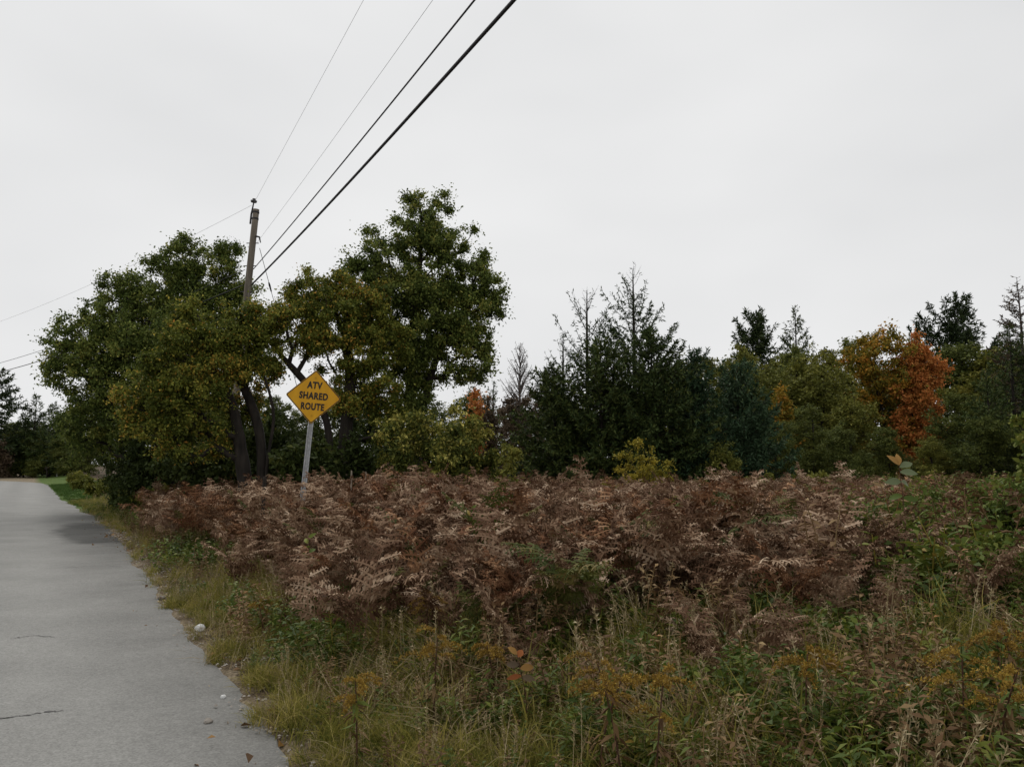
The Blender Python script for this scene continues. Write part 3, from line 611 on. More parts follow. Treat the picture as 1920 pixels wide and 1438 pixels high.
for k, (m_, v, px, top, t) in enumerate([('olive', 1, 1330, 665, 56), ('mid', 0, 1800, 640, 60), ('olive', 1, 1860, 650, 58), ('olive', 0, 1920, 650, 56), ('olive', 1, 1540, 680, 50), ('olive', 0, 1440, 685, 51), ('olive', 1, 1500, 665, 57),
        ('mid', 0, 1385, 720, 46), ('olive', 1, 1590, 745, 47), ('mid', 1, 1520, 760, 42), ('mid', 0, 1660, 800, 43), ('mid', 1, 1790, 735, 46), ('olive', 0, 1740, 820, 40), ('mid', 0, 1580, 800, 39), ('mid', 1, 1450, 790, 40),
        ('mid', 0, 1830, 780, 39), ('mid', 1, 1270, 690, 60), ('olive', 0, 1230, 700, 66), ('mid', 0, 1150, 720, 66), ('olive', 1, 1985, 690, 48), ('mid', 1, 2050, 660, 55), ('mid', 0, 1690, 690, 62), ('mid', 1, 1940, 770, 38)]):
    wcopy(m_, v, px, top, t, k * 1.7)

# centre background, left of the conifers
conifer('bare_tree', gp(975, 58), hgt(975, 648, 58), 2.4, 'leafless grey tree on the skyline left of the larches', 'brown_leaf', 131, nwh=30, per=6, e_top=1.1, e_bot=0.75, curl=0.15, prof=0.55, dens=0.12, spray=0.15, twig=0.5, z0=0.25, bark='bark_grey', rmul=2.2)
conifer('small_spruce_tree', gp(1038, 50), hgt(1038, 672, 50), 1.4, 'small pointed spruce between the leafless tree and the larches', 'spruce', 132, spray=0.2, nwh=18, dens=0.9)
conifer('small_spruce_tree', gp(928, 56), hgt(928, 715, 56), 1.6, 'small dark spruce on the skyline beside the leafless tree', 'spruce', 133, spray=0.22, nwh=18, dens=1.0)
wood_tree('red_bush', 893, 726, 48, 45, 'red', 'small patch of red-leaved bush above the speckled shrub', None, 134, 2500, 0.15)
g_t = 'brown thicket shrubs below the leafless tree'
for k, (px, top, t, wp) in enumerate([(960, 738, 46, 100), (915, 745, 50, 90), (1010, 735, 48, 80)]):
    wood_tree('thicket_shrub', px, top, t, wp, 'brown_leaf', 'brown leaf-losing thicket shrub below the leafless tree', g_t, 140 + k, 7000, 0.15, 1.2, low=0.1)
for k, (m_, v, px, top, t) in enumerate([('mid', 0, 880, 735, 70), ('mid', 1, 800, 730, 72), ('mid', 0, 700, 735, 74), ('mid', 1, 600, 730, 76), ('mid', 0, 500, 740, 78), ('mid', 1, 400, 735, 80), ('mid', 0, 300, 740, 82), ('mid', 1, 210, 745, 84), ('olive', 0, 850, 790, 46), ('mid', 1, 640, 800, 46), ('mid', 0, 480, 800, 48), ('mid', 1, 330, 800, 52), ('mid', 0, 960, 760, 60), ('mid', 1, 1060, 740, 60)]):
    s_ = hgt(px, top, t) / ref_h[m_][v]
    copy_tree(src[m_][v], gp(px, t), k * 2.1, min(1.2, s_ * 1.25), '%s %s broadleaf tree far behind the %s' % ({'olive': 'olive', 'mid': 'dark'}[m_], 'low' if top > 770 else 'tall', 'overhanging apple tree' if px < 420 else ('yellowing apple tree' if px < 560 else ('diamond sign' if px < 680 else ('tallest apple tree' if px < 860 else 'leafless grey tree')))), 'trees far behind the apple trees', s_)

# far end of the road
conifer('white_pine_tree', gp(2, 98), hgt(2, 694, 98), 4.6, 'tall dark pine with level boughs at the far bend of the road', 'pine', 151, nwh=15, per=6, e_top=0.4, e_bot=0.0, curl=0.15, prof=0.5, spray=0.5, dens=1.2, z0=0.15, twig=0.5)
for k, (px, top, t, lab) in enumerate([(72, 742, 100, 'pointed spruce standing alone beside the pine at the road bend'), (48, 775, 104, 'short spruce between the pine and the pointed spruce'), (103, 757, 98, 'dark spruce nearest the mailbox at the road bend'), (130, 765, 96, 'spruce half hidden behind the overhanging apple crown')]):
    conifer('roadside_spruce_tree', gp(px, t), hgt(px, top, t), 2.6, lab, 'spruce', 152 + k, spray=0.4, nwh=22, per=6, dens=1.3, prof=0.75)
for k, (m_, v, px, top, t) in enumerate([('mid', 0, 30, 800, 103), ('mid', 1, 75, 805, 101), ('mid', 0, 115, 815, 97), ('mid', 1, 150, 800, 95), ('mid', 0, -30, 800, 105), ('mid', 1, 175, 780, 92), ('mid', 0, 55, 845, 100), ('mid', 1, 100, 845, 99), ('mid', 0, 5, 845, 101), ('mid', 1, 140, 850, 94), ('mid', 0, -60, 760, 110), ('mid', 1, 90, 790, 112), ('mid', 0, 30, 790, 114), ('mid', 1, 135, 790, 110)]):
    s_ = hgt(px, top, t) / ref_h[m_][v]
    copy_tree(src[m_][v], gp(px, t), k * 1.3, min(1.3, s_ * 1.6), '%s dark leafy tree at the road bend %s' % ('low' if top > 830 else ('tall' if top < 795 else 'mid-height'), 'by the tall pine' if px < 40 else ('by the pointed spruce' if px < 88 else ('by the mailbox' if px < 125 else 'by the overhanging apple crown'))), 'trees at the road bend', s_)
wood_tree('rust_bush', 8, 832, 96, 40, 'brown_leaf', 'rust-brown bush under the pine at the road bend', None, 160, 2500, 0.3)

# ------------------------------------------------------------------ utility poles and cables
M['pole'] = plain_mat('pole_wood', (0.10, 0.085, 0.07), (0.24, 0.21, 0.17), 14, 0.9, bump=0.5, stretch=(1, 1, 0.08))
M['steel'] = plain_mat('galvanised_steel', (0.30, 0.31, 0.32), (0.48, 0.49, 0.50), 25, 0.55, 0.5)
M['dark_steel'] = plain_mat('dark_steel', (0.02, 0.02, 0.022), (0.05, 0.05, 0.052), 25, 0.6, 0.3)
M['porcelain'] = plain_mat('porcelain', (0.05, 0.05, 0.055), (0.12, 0.12, 0.13), 25, 0.3)
M['cable'] = plain_mat('cable_jacket', (0.012, 0.012, 0.016), (0.028, 0.028, 0.034), 8, 0.6)
M['bare_wire'] = plain_mat('bare_wire', (0.16, 0.16, 0.17), (0.25, 0.25, 0.26), 8, 0.5, 0.5)

def utility_pole(base, top, label):
    base = np.asarray(base, float); top = np.asarray(top, float) - base; up = norm(top)
    root = tag(empty('utility_pole', base), label, 'utility pole')
    f = np.linspace(-0.03, 1, 16)
    obj('post', mesh_np('post', *tube(top * f[:, None], 0.135 - 0.043 * f, 14), M['pole'], smooth=True), root)
    L0 = np.linalg.norm(top); side = np.array([-1.0, 0, 0])
    a0 = up * (L0 - 0.45) + side * 0.135; a1 = up * (L0 + 0.20) + side * 0.10
    br = obj('pin_bracket', mesh_np('pin_bracket', *tube([a0, a0 + up * 0.3, a1], [0.03, 0.03, 0.02], 6), M['dark_steel']), root)
    q = np.array([0, 0.02, 0.021, 0.07, 0.09, 0.11, 0.13, 0.15]); rr = np.array([0.03, 0.03, 0.085, 0.10, 0.06, 0.04, 0.055, 0.03])
    obj('insulator', mesh_np('insulator', *tube(a1[None] + up[None] * q[:, None], rr, 12), M['porcelain'], smooth=True), br)
    for hz_ in (0.32, 0.12):
        b0 = up * (L0 - hz_)
        obj('band', mesh_np('band', *tube([b0, b0 + up * 0.05], [0.102, 0.102], 14), M['dark_steel']), root)
    for dz, ln in ((1.05, 0.16), (1.75, 0.16), (2.55, 0.18)):
        b0 = up * (L0 - dz)
        obj('bolt', mesh_np('bolt', *tube([b0 + [-ln * 1.15, 0, 0], b0 + [ln * 1.15, 0, 0]], [0.014, 0.014], 6), M['dark_steel']), root)
    b0 = up * (L0 - 0.9)
    obj('guy_hook', mesh_np('guy_hook', *tube([b0 + [0.1, -0.05, 0.05], b0 + [0.21, -0.08, 0.02], b0 + [0.26, -0.1, -0.16]], [0.03, 0.028, 0.016], 6), M['dark_steel']), root)
    return root
POLE_T = 23.5
pb = at(421, 930, POLE_T); pb[2] = float(gz(pb[0], pb[1])); pt = at(480.5, 393, POLE_T)
utility_pole(pb, pt, 'leaning weathered wooden utility pole rising behind the apple trees')
pole2_b = np.array([12.6, -16.6, 0.1]); pole2_t = np.array([12.6, -16.6, 9.6])
utility_pole(pole2_b, pole2_t, 'upright wooden utility pole beside the verge behind the fern field')
pole3_b = np.array([-41.5, 53.2, -0.06]); pole3_t = np.array([-41.3, 53.2, 9.2])
utility_pole(pole3_b, pole3_t, 'upright wooden utility pole across the road at the far end of the cables')
def on_pole(z, b, t): f = (z - b[2]) / (t[2] - b[2]); return b + (t - b) * f
def cable(name, p0, p1, mid, r, mat, label, sag=None):
    """from p0 to p1 as a parabola; mid = (fraction, height) fixes the sag"""
    f = np.linspace(0, 1, 60); p0 = np.asarray(p0, float); p1 = np.asarray(p1, float)
    if sag is None:
        fm, zm = mid; sag = (p0[2] + (p1[2] - p0[2]) * fm - zm) / (4 * fm * (1 - fm))
    P = p0 + (p1 - p0) * f[:, None]; P[:, 2] -= 4 * sag * f * (1 - f)
    o_ = obj(name, mesh_np(name, *tube(P, r, 6), M[mat], smooth=True)); tag(o_, label, 'cable', 'cables strung between the utility poles')
for z0, zk, kk, z1, r, mat, lab, name in (
    (9.42, 9.62, 11.7, 10.1, 0.003, 'bare_wire', 'thin bare wire from the insulator on top of the leaning pole', 'overhead_wire'),
    (8.20, 7.92, 14.8, 8.3, 0.003, 'bare_wire', 'thin bare wire from the upper bolt of the leaning pole', 'overhead_wire'),
    (7.42, 7.10, 16.3, 7.4, 0.013, 'cable', 'black cable, the thinner of the two thick ones from the leaning pole', 'overhead_cable'),
    (6.95, 6.51, 17.35, 6.9, 0.024, 'cable', 'thickest black cable, lowest on the leaning pole', 'overhead_cable')):
    p0 = on_pole(z0, pb, pt) + [0.13, -0.06, 0] if z0 < 9 else on_pole(z0, pb, pt) + [-0.1, -0.03, 0]
    p1 = np.array([12.6, -16.55, z1]); p1[0] -= 0.12
    # side by side in plan with the line of poles
    cable(name, p0, p1, (kk / 45.0, zk), r, mat, lab)
for z0, z1, r, mat, lab, sag in ((9.42, 9.35, 0.004, 'bare_wire', 'thin bare wire running from the pole top across the road', 0.75),
                                 (7.42, 7.1, 0.010, 'cable', 'thin black cable crossing the road above the thicker one', 0.75),
                                 (6.95, 6.65, 0.016, 'cable', 'black cable crossing the road low past the far pine', 0.75)):
    p0 = on_pole(z0, pb, pt) + [-0.15, 0.02, 0]; p1 = np.array([-41.35, 53.1, z1])
    cable('overhead_cable', p0, p1, None, r, mat, lab, sag)
g0 = on_pole(8.05, pb, pt) + [0.26, -0.1, 0]; g1 = at(618, 955, 24.6); g1[2] = float(gz(g1[0], g1[1])) - 0.05
gw = tag(empty('guy_wire', g1), 'slanting guy wire with a dark insulator staying the leaning pole', 'guy wire')
obj('wire', mesh_np('wire', *tube(np.array([g0, g1]) - g1, 0.009, 6), M['dark_steel']), gw)
ga, gb = g0 + (g1 - g0) * 0.13, g0 + (g1 - g0) * 0.165
obj('insulator', mesh_np('insulator', *tube(np.array([ga, ga + (gb - ga) * 0.3, gb]) - g1, [0.02, 0.03, 0.02], 8), M['dark_steel']), gw)

# ------------------------------------------------------------------ the diamond sign
M['sign'] = plain_mat('sign_yellow', (0.58, 0.285, 0.006), (0.70, 0.365, 0.012), 9, 0.5, spec=0.3, detail=8.0, stretch=(1, 1, 0.45))
M['sign_black'] = plain_mat('sign_black', (0.012, 0.011, 0.010), (0.03, 0.027, 0.022), 10, 0.5)
M['sign_back'] = plain_mat('sign_aluminium', (0.30, 0.30, 0.30), (0.42, 0.42, 0.42), 10, 0.5, 0.6)
ST = 12.6
sb = at(556, 1040, ST); sb[2] = float(gz(sb[0], sb[1])); scn = at(588, 744, ST)
up = norm(scn - sb); nrm = np.array([0, 0, EYE]) - scn; nrm[2] *= 0.2; nrm = nrm - up * np.dot(nrm, up); nrm = norm(nrm); right = np.cross(up, nrm)
root = tag(empty('road_sign', sb), 'yellow diamond sign reading ATV SHARED ROUTE on a leaning steel post', 'road sign')
Mw = Matrix(np.column_stack([right, -nrm, up]).tolist()).to_4x4(); Mw.translation = Vector(sb.tolist()); root.matrix_world = Mw
Lc = float(np.linalg.norm(scn - sb)); HD = 0.432                                 # half diagonal of a 24 in diamond
# U-channel post with flanges, punched-hole look left to relief
prof = np.array([[-0.042, 0.0], [-0.026, 0.0], [-0.018, 0.026], [0.018, 0.026], [0.026, 0.0], [0.042, 0.0], [0.042, 0.005], [0.029, 0.005], [0.021, 0.031], [-0.021, 0.031], [-0.029, 0.005], [-0.042, 0.005]])
zz_ = np.linspace(-0.3, Lc + HD * 0.8, 20); npf = len(prof)
V = np.concatenate([np.column_stack([prof[:, 0], prof[:, 1] + 0.012, np.full(npf, z)]) for z in zz_])
i = np.arange(len(zz_) - 1)[:, None]; j = np.arange(npf)[None]; j2 = (j + 1) % npf
obj('post', mesh_np('post', V, np.stack([i * npf + j, i * npf + j2, (i + 1) * npf + j2, (i + 1) * npf + j], 2).reshape(-1, 4), M['steel']), root)
def diamond(r, corner, n=6):
    """rounded diamond outline in x, z"""
    pts = []
    for q in range(4):
        a = math.pi / 2 - q * math.pi / 2; c = np.array([math.cos(a), math.sin(a)]) * (r - corner * math.sqrt(2))
        for t in np.linspace(math.pi / 4, -math.pi / 4, n): pts.append(c + corner * np.array([math.cos(a + t), math.sin(a + t)]))
    return np.array(pts)
def plate(name, out_, y0, y1, mat, inner=None, parent=None):
    n = len(out_); bm_v = [(p[0], y, p[1] + Lc) for y in (y0, y1) for p in out_]; fc = []
    me = bpy.data.meshes.new(name)
    if inner is None:
        fc = [list(range(n)), list(range(2 * n - 1, n - 1, -1))] + [[k, k + n, (k + 1) % n + n, (k + 1) % n] for k in range(n)]
    else:
        bm_v = [(p[0], y0, p[1] + Lc) for p in out_] + [(p[0], y0, p[1] + Lc) for p in inner]
        fc = [[k, (k + 1) % n, (k + 1) % n + n, k + n] for k in range(n)]
    me.from_pydata(bm_v, [], fc); me.materials.append(mat); me.update()
    return obj(name, me, parent)
pn = plate('panel', diamond(HD, 0.03), 0.0, 0.006, M['sign'], None, root)
plate('border', diamond(HD - 0.006, 0.028), -0.002, 0, M['sign_black'], diamond(HD - 0.024, 0.02), pn)
def lettering(txt, wdt, hgt_, zc, xoff=0.0):
    cu = bpy.data.curves.new('lettering', 'FONT'); cu.body = txt; cu.align_x = 'CENTER'; cu.size = 1.0; cu.offset = 0.045; cu.space_character = 1.12; cu.resolution_u = 4
    o_ = bpy.data.objects.new('lettering', cu); col.objects.link(o_); bpy.context.view_layer.update()
    me = bpy.data.meshes.new_from_object(o_.evaluated_get(bpy.context.evaluated_depsgraph_get())); bpy.data.objects.remove(o_)
    n = len(me.vertices); co = np.zeros(n * 3, np.float32); me.vertices.foreach_get('co', co); co = co.reshape(-1, 3)
    x = (co[:, 0] - co[:, 0].min()) / np.ptp(co[:, 0]) - 0.5; z = (co[:, 1] - co[:, 1].min()) / np.ptp(co[:, 1]) - 0.5
    new = np.column_stack([x * wdt + xoff, np.full(n, -0.003), z * hgt_ + zc + Lc]).astype(np.float32)
    me.vertices.foreach_set('co', new.ravel()); me.materials.clear(); me.materials.append(M['sign_black']); me.update(); me.name = 'lettering'
    o2 = obj('lettering', me, pn); o2['label'] = 'black capital letters reading ' + txt
lettering('ATV', 0.235, 0.115, 0.185); lettering('SHARED', 0.445, 0.115, 0.015); lettering('ROUTE', 0.36, 0.115, -0.155)
for dz in (0.30, -0.30):
    V, Fc = tube([[0, -0.008, Lc + dz], [0, 0.0, Lc + dz]], [0.012, 0.012], 8); obj('bolt', mesh_np('bolt', V, Fc, M['steel']), pn)

# stakes in the ferns and far roadside posts
M['stake'] = plain_mat('stake_wood', (0.16, 0.13, 0.10), (0.32, 0.27, 0.21), 20, 0.9, stretch=(1, 1, 0.2))
M['charred'] = plain_mat('dark_wood', (0.012, 0.010, 0.008), (0.035, 0.026, 0.02), 20, 0.9)
def stake(name, px, top, t, r, mat, label, lean=0.0):
    p = at(px, top, t); b = np.array([p[0] - lean, p[1], float(gz(p[0], p[1]))])
    V, Fc = tube(np.array([[0, 0, -0.1], (p - b) * 0.5, (p - b) * 0.97, p - b]), [r * 1.1, r, r, r * 0.75], 7)
    tag(obj(name, mesh_np(name, V, Fc, M[mat]), None, b), label, 'stake')
stake('wooden_stake', 659, 882, 13.5, 0.014, 'stake', 'pale thin wooden stake among the ferns right of the sign post')
stake('wooden_stake', 686, 884, 14.5, 0.010, 'stake', 'thinner greyish stick standing just beyond the pale stake')
stake('dark_post', 496, 893, 12.8, 0.028, 'charred', 'short dark stub of a post among the ferns left of the sign', 0.02)
mb = gp(98, 92); mb_e = tag(empty('mailbox', mb), 'small dark mailbox on a post beside the far lawn', 'mailbox')
obj('post', mesh_np('post', *box(-0.06, 0.06, -0.06, 0.06, -0.1, 1.0), M['charred']), mb_e)
q = np.linspace(0, math.pi, 9); prof = [(-0.14, 0)] + [(-0.14 * math.cos(a), 0.14 + 0.13 * math.sin(a)) for a in q] + [(0.14, 0)]
n_ = len(prof); bxm = bpy.data.meshes.new('box')
bxm.from_pydata([(x, y, z + 1.0) for y in (-0.28, 0.28) for x, z in prof], [], [list(range(n_)), list(range(2 * n_ - 1, n_ - 1, -1))] + [[k, k + n_, (k + 1) % n_ + n_, (k + 1) % n_] for k in range(n_)])
bxm.materials.append(M['charred']); obj('box', bxm, mb_e)
obj('flag', mesh_np('flag', *box(0.142, 0.15, -0.05, 0.02, 1.12, 1.32), M['red']), mb_e)
mk = gp(117, 96); V, Fc = tube(np.array([[0, 0, -0.05], [0, 0, 0.8], [0, 0, 0.95]]), [0.09, 0.09, 0.05], 8)
M['pale'] = plain_mat('pale_paint', (0.45, 0.45, 0.42), (0.6, 0.6, 0.56), 12, 0.7)
tag(obj('marker_post', mesh_np('marker_post', V, Fc, M['pale']), None, mk), 'short pale marker post on the lawn beside the mailbox', 'marker post')

# ------------------------------------------------------------------ ferns, grass, weeds: pieces
def ribbon(P, W, N):
    """flat strip along P (k,3) of half-width W (k) lying across normal N"""
    T = norm(np.gradient(P, axis=0)); S = norm(np.cross(T, N))
    k = len(P); V = np.concatenate([P - S * W[:, None], P + S * W[:, None]]); i = np.arange(k - 1)
    return V, np.stack([i, i + 1, i + 1 + k, i + k], 1)

def frond(rg, h=0.95, blade=0.55, droop=1.0, curl=0.5):
    k = 22; v = np.linspace(0, 1, k); azw = rg.normal(0, 0.12)
    th = R(6) + rg.uniform(0.0, 0.15) + (R(70) * droop) * sstep(0.25, 0.95, v)
    ds = h * 1.25 / (k - 1); P = np.zeros((k, 3))
    for q in range(1, k): P[q] = P[q - 1] + ds * np.array([math.sin(th[q]), math.sin(th[q]) * azw, math.cos(th[q])])
    T = norm(np.gradient(P, axis=0)); side = np.array([0, 1.0, 0]); parts = [ribbon(P, np.linspace(0.006, 0.0018, k), np.array([0.1, 0.0, 1.0]) + 0 * P)]
    parts.append(ribbon(P, np.linspace(0.005, 0.0015, k), side + 0 * P))
    tint = [np.full(2 * (k - 1), 0.55)]
    npn = 12; start = 1 - blade
    for i_ in range(npn):
        f = i_ / (npn - 1); vv = start + (1 - start) * (f ** 0.85); b = np.array([np.interp(vv, v, P[:, c]) for c in range(3)])
        t_ = norm(np.array([np.interp(vv, v, T[:, c]) for c in range(3)])); L_ = (0.26 * h * (1 - f) ** 0.7 + 0.045) * rg.uniform(0.75, 1.1)
        for sg in (-1, 1):
            if rg.random() < 0.08: continue
            nrm_ = norm(np.cross(t_, side)); nrm_ = nrm_ if nrm_[2] > 0 or abs(nrm_[2]) < 1e-3 else -nrm_
            d = norm(side * sg * 0.88 + t_ * rg.uniform(0.25, 0.55) + nrm_ * rg.uniform(-0.1, 0.35)); m = 7; u = np.linspace(0, 1, m)
            cd = curl * rg.uniform(0.4, 1.6)
            pp = b + d * (L_ * u)[:, None] - np.array([0, 0, 1.0]) * (L_ * cd * 0.5 * u ** 2)[:, None] + t_ * (L_ * 0.18 * u ** 2 * rg.uniform(-0.5, 1.5))[:, None]
            parts.append(ribbon(pp, np.linspace(0.009, 0.004, m), nrm_ + 0 * pp)); tv = rg.random() ** 1.25; tint.append(np.full(m - 1, 0.1 + 0.8 * tv))
            npl = max(3, int(L_ / 0.030)); uu = np.repeat(np.linspace(0.08, 0.98, npl), 2); s2 = np.tile([-1.0, 1.0], npl)
            pb_ = np.stack([np.interp(uu, u, pp[:, c]) for c in range(3)], 1); dd = norm(np.stack([np.interp(uu, u, np.gradient(pp[:, c])) for c in range(3)], 1))
            sd_ = norm(np.cross(dd, nrm_)); ll = (0.24 * L_ * (1 - uu) ** 0.6 + 0.02) * rg.uniform(0.7, 1.2, len(uu))
            Dd = sd_ * s2[:, None] + dd * 0.45 + rg.normal(0, 0.18, (len(uu), 3)) - nrm_ * (curl * 0.55)
            parts.append(leaves(pb_, Dd, nrm_ + rg.normal(0, 0.25, (len(uu), 3)), ll, ll * 0.36 + 0.005, 0.15)); tint.append(np.clip(0.08 + 0.75 * tv + rg.normal(0, 0.14, len(uu)), 0, 1))
    V, Fc = cat_vf(parts); return V, Fc, np.concatenate(tint)

def rotz(V, a, s=1.0):
    c, s_ = math.cos(a), math.sin(a); W = V.copy() * s; x = W[:, 0] * c - W[:, 1] * s_; W[:, 1] = W[:, 0] * s_ + W[:, 1] * c; W[:, 0] = x; return W

def blades(rg, n, hmin, hmax, spread, wd, bend=0.5, k=4):
    parts, tint = [], []
    for q in range(n):
        h = rg.uniform(hmin, hmax); a = rg.uniform(0, 6.28); b = np.array([rg.normal(0, spread), rg.normal(0, spread), -0.02]); v = np.linspace(0, 1, k)
        bd = bend * rg.uniform(0.2, 1.3); d = np.array([math.cos(a), math.sin(a), 0])
        P = b + d * (h * bd * v ** 2)[:, None] + np.array([0, 0, 1.0]) * (h * (v - 0.35 * bd * v ** 2))[:, None]
        W = wd * np.array([0.8, 1.0, 0.75, 0.08])[:k] * rg.uniform(0.6, 1.2) * 0.5
        parts.append(ribbon(P, W, np.array([math.cos(a + rg.normal(0, .5)), math.sin(a), 0.4]) + 0 * P)); tint.append(np.full(k - 1, np.clip(rg.beta(1.6, 2.2), 0, 1)))
    V, Fc = cat_vf(parts); return V, Fc, np.concatenate(tint)

def seed_stalks(rg, n, hmin, hmax, spread):
    parts, tint = [], []
    for q in range(n):
        h = rg.uniform(hmin, hmax); a = rg.uniform(0, 6.28); b = np.array([rg.normal(0, spread), rg.normal(0, spread), 0.0]); v = np.linspace(0, 1, 6); bd = rg.uniform(0.05, 0.45)
        P = b + np.array([math.cos(a), math.sin(a), 0]) * (h * bd * v ** 2)[:, None] + np.array([0, 0, 1.0]) * (h * v)[:, None]
        parts.append(ribbon(P, np.linspace(0.0025, 0.001, 6), np.array([math.cos(a + 1), math.sin(a + 1), 0.2]) + 0 * P)); tint.append(np.full(5, rg.random()))
        m = 26; u = rg.uniform(0.72, 1.0, m); pb_ = np.stack([np.interp(u, v, P[:, c]) for c in range(3)], 1)
        parts.append(leaves(pb_, rg.normal(0, 0.6, (m, 3)) + [0, 0, 0.8], rg.normal(0, 1, (m, 3)), np.full(m, 0.028), np.full(m, 0.006), 0.1)); tint.append(rg.random(m))
    V, Fc = cat_vf(parts); return V, Fc, np.concatenate(tint)

def leafy_stem(rg, h, nleaf, ln, asp, n_st=2, spread=0.05, droop=0.2):
    parts, tint = [], []
    for q in range(n_st):
        hh = h * rg.uniform(0.65, 1.1); a = rg.uniform(0, 6.28); b = np.array([rg.normal(0, spread), rg.normal(0, spread), -0.02]); v = np.linspace(0, 1, 6); bd = rg.uniform(0.02, 0.3)
        P = b + np.array([math.cos(a), math.sin(a), 0]) * (hh * bd * v ** 2)[:, None] + np.array([0, 0, 1.0]) * (hh * v)[:, None]
        parts.append(frustums(P[:-1], P[1:], np.linspace(0.005, 0.003, 5), np.linspace(0.0045, 0.002, 5), 3)); tint.append(np.full(15, 0.85))
        u = np.linspace(0.15, 1, nleaf); pb_ = np.stack([np.interp(u, v, P[:, c]) for c in range(3)], 1); az = np.arange(nleaf) * 2.4 + rg.uniform(0, 6)
        el = rg.normal(0.25, 0.3, nleaf) - droop * (1 - u); D = np.stack([np.cos(az) * np.cos(el), np.sin(az) * np.cos(el), np.sin(el)], 1)
        l = ln * (0.55 + 0.6 * np.sin(np.clip(u, 0, 1) * 2.6)) * rg.uniform(0.7, 1.2, nleaf)
        parts.append(leaves(pb_, D, np.array([0, 0, 1.0]) + rg.normal(0, 0.3, (nleaf, 3)), l, l * asp, 0.2)); tint.append(np.clip(rg.beta(2, 2.6, nleaf), 0, 1))
    V, Fc = cat_vf(parts); return V, Fc, np.concatenate(tint)

def bush_clump(rg, h, r, n, ln, asp):
    """short leafy clump of ground cover"""
    P = np.stack([rg.normal(0, r * 0.5, n), rg.normal(0, r * 0.5, n), h * rg.random(n) ** 0.7], 1)
    l = ln * rg.uniform(0.6, 1.2, n); D = rg.normal(0, 1, (n, 3)); D[:, 2] *= 0.4
    V, Fc = leaves(P, D, rg.normal(0, 0.6, (n, 3)) + [0, 0, 1.0], l, l * asp, 0.2); return V, Fc, np.clip(rg.beta(2, 2.5, n), 0, 1)

def pool(name, items):
    """an unlinked collection of pieces that the ground cover is scattered from"""
    c = bpy.data.collections.new(name)
    for k, me in enumerate(items):
        c.objects.link(bpy.data.objects.new('%s_%02d' % (name, k), me))
    return c

def scatter(name, c, n_items, X, Y, scl, label, cat, tilt=0.12, seed=1, dz=0.0, probs=None):
    rg = np.random.default_rng(seed); n = len(X)
    P = np.stack([X, Y, gz(X, Y) + dz], 1).astype(np.float32); me = bpy.data.meshes.new(name); me.vertices.add(n); me.vertices.foreach_set('co', P.ravel())
    rot = np.stack([rg.normal(0, tilt, n), rg.normal(0, tilt, n), rg.uniform(0, 6.283, n)], 1).astype(np.float32)
    a = me.attributes.new('rot', 'FLOAT_VECTOR', 'POINT'); a.data.foreach_set('vector', rot.ravel())
    a = me.attributes.new('scl', 'FLOAT', 'POINT'); a.data.foreach_set('value', np.asarray(scl, np.float32))
    ix = rg.integers(0, n_items, n) if probs is None else rg.choice(n_items, n, p=probs)
    a = me.attributes.new('idx', 'INT', 'POINT'); a.data.foreach_set('value', ix.astype(np.int32)); me.update()
    o_ = obj(name, me); tag(o_, label, cat, kind='stuff')
    g = bpy.data.node_groups.new(name, 'GeometryNodeTree')
    g.interface.new_socket('Geometry', in_out='INPUT', socket_type='NodeSocketGeometry'); g.interface.new_socket('Geometry', in_out='OUTPUT', socket_type='NodeSocketGeometry')
    gi = g.nodes.new('NodeGroupInput'); go = g.nodes.new('NodeGroupOutput'); ip = g.nodes.new('GeometryNodeInstanceOnPoints')
    ci = g.nodes.new('GeometryNodeCollectionInfo'); ci.inputs['Collection'].default_value = c; ci.inputs['Separate Children'].default_value = True; ci.inputs['Reset Children'].default_value = True
    def na_(nm, dt):
        q = g.nodes.new('GeometryNodeInputNamedAttribute'); q.data_type = dt; q.inputs['Name'].default_value = nm; return q.outputs['Attribute']
    ip.inputs['Pick Instance'].default_value = True
    g.links.new(gi.outputs[0], ip.inputs['Points']); g.links.new(ci.outputs[0], ip.inputs['Instance']); g.links.new(na_('idx', 'INT'), ip.inputs['Instance Index'])
    g.links.new(na_('rot', 'FLOAT_VECTOR'), ip.inputs['Rotation']); g.links.new(na_('scl', 'FLOAT'), ip.inputs['Scale']); g.links.new(ip.outputs[0], go.inputs[0])
    md = o_.modifiers.new('scatter', 'NODES'); md.node_group = g
    return o_

# ------------------------------------------------------------------ bracken field
frg = np.random.default_rng(77)
fr_data = [frond(frg, frg.uniform(0.68, 0.94), frg.uniform(0.56, 0.74), frg.uniform(0.42, 1.15), frg.uniform(0.3, 1.0)) for _ in range(12)]
frond_me = {m_: [mesh_np('frond', V, Fc, M[m_], tn) for V, Fc, tn in fr_data] for m_ in ('fern', 'rust_fern', 'green_fern')}
def fern_clump(rg, mat):
    parts, tn = [], []; a0 = rg.uniform(0, 6.28); nf = rg.integers(2, 5)
    for q in range(nf):
        V, Fc, t_ = fr_data[rg.integers(0, len(fr_data))]; parts.append((rotz(V, a0 + q * 6.28 / nf + rg.normal(0, 0.4), rg.uniform(0.8, 1.1)) + [rg.normal(0, 0.07), rg.normal(0, 0.07), 0], Fc)); tn.append(t_)
    V, Fc = cat_vf(parts); return mesh_np('fern_clump', V, Fc, M[mat], np.concatenate(tn))
fern_pool = pool('fern_piece', [fern_clump(frg, 'fern') for _ in range(7)] + [fern_clump(frg, 'rust_fern') for _ in range(4)] + [fern_clump(frg, 'green_fern') for _ in range(2)])

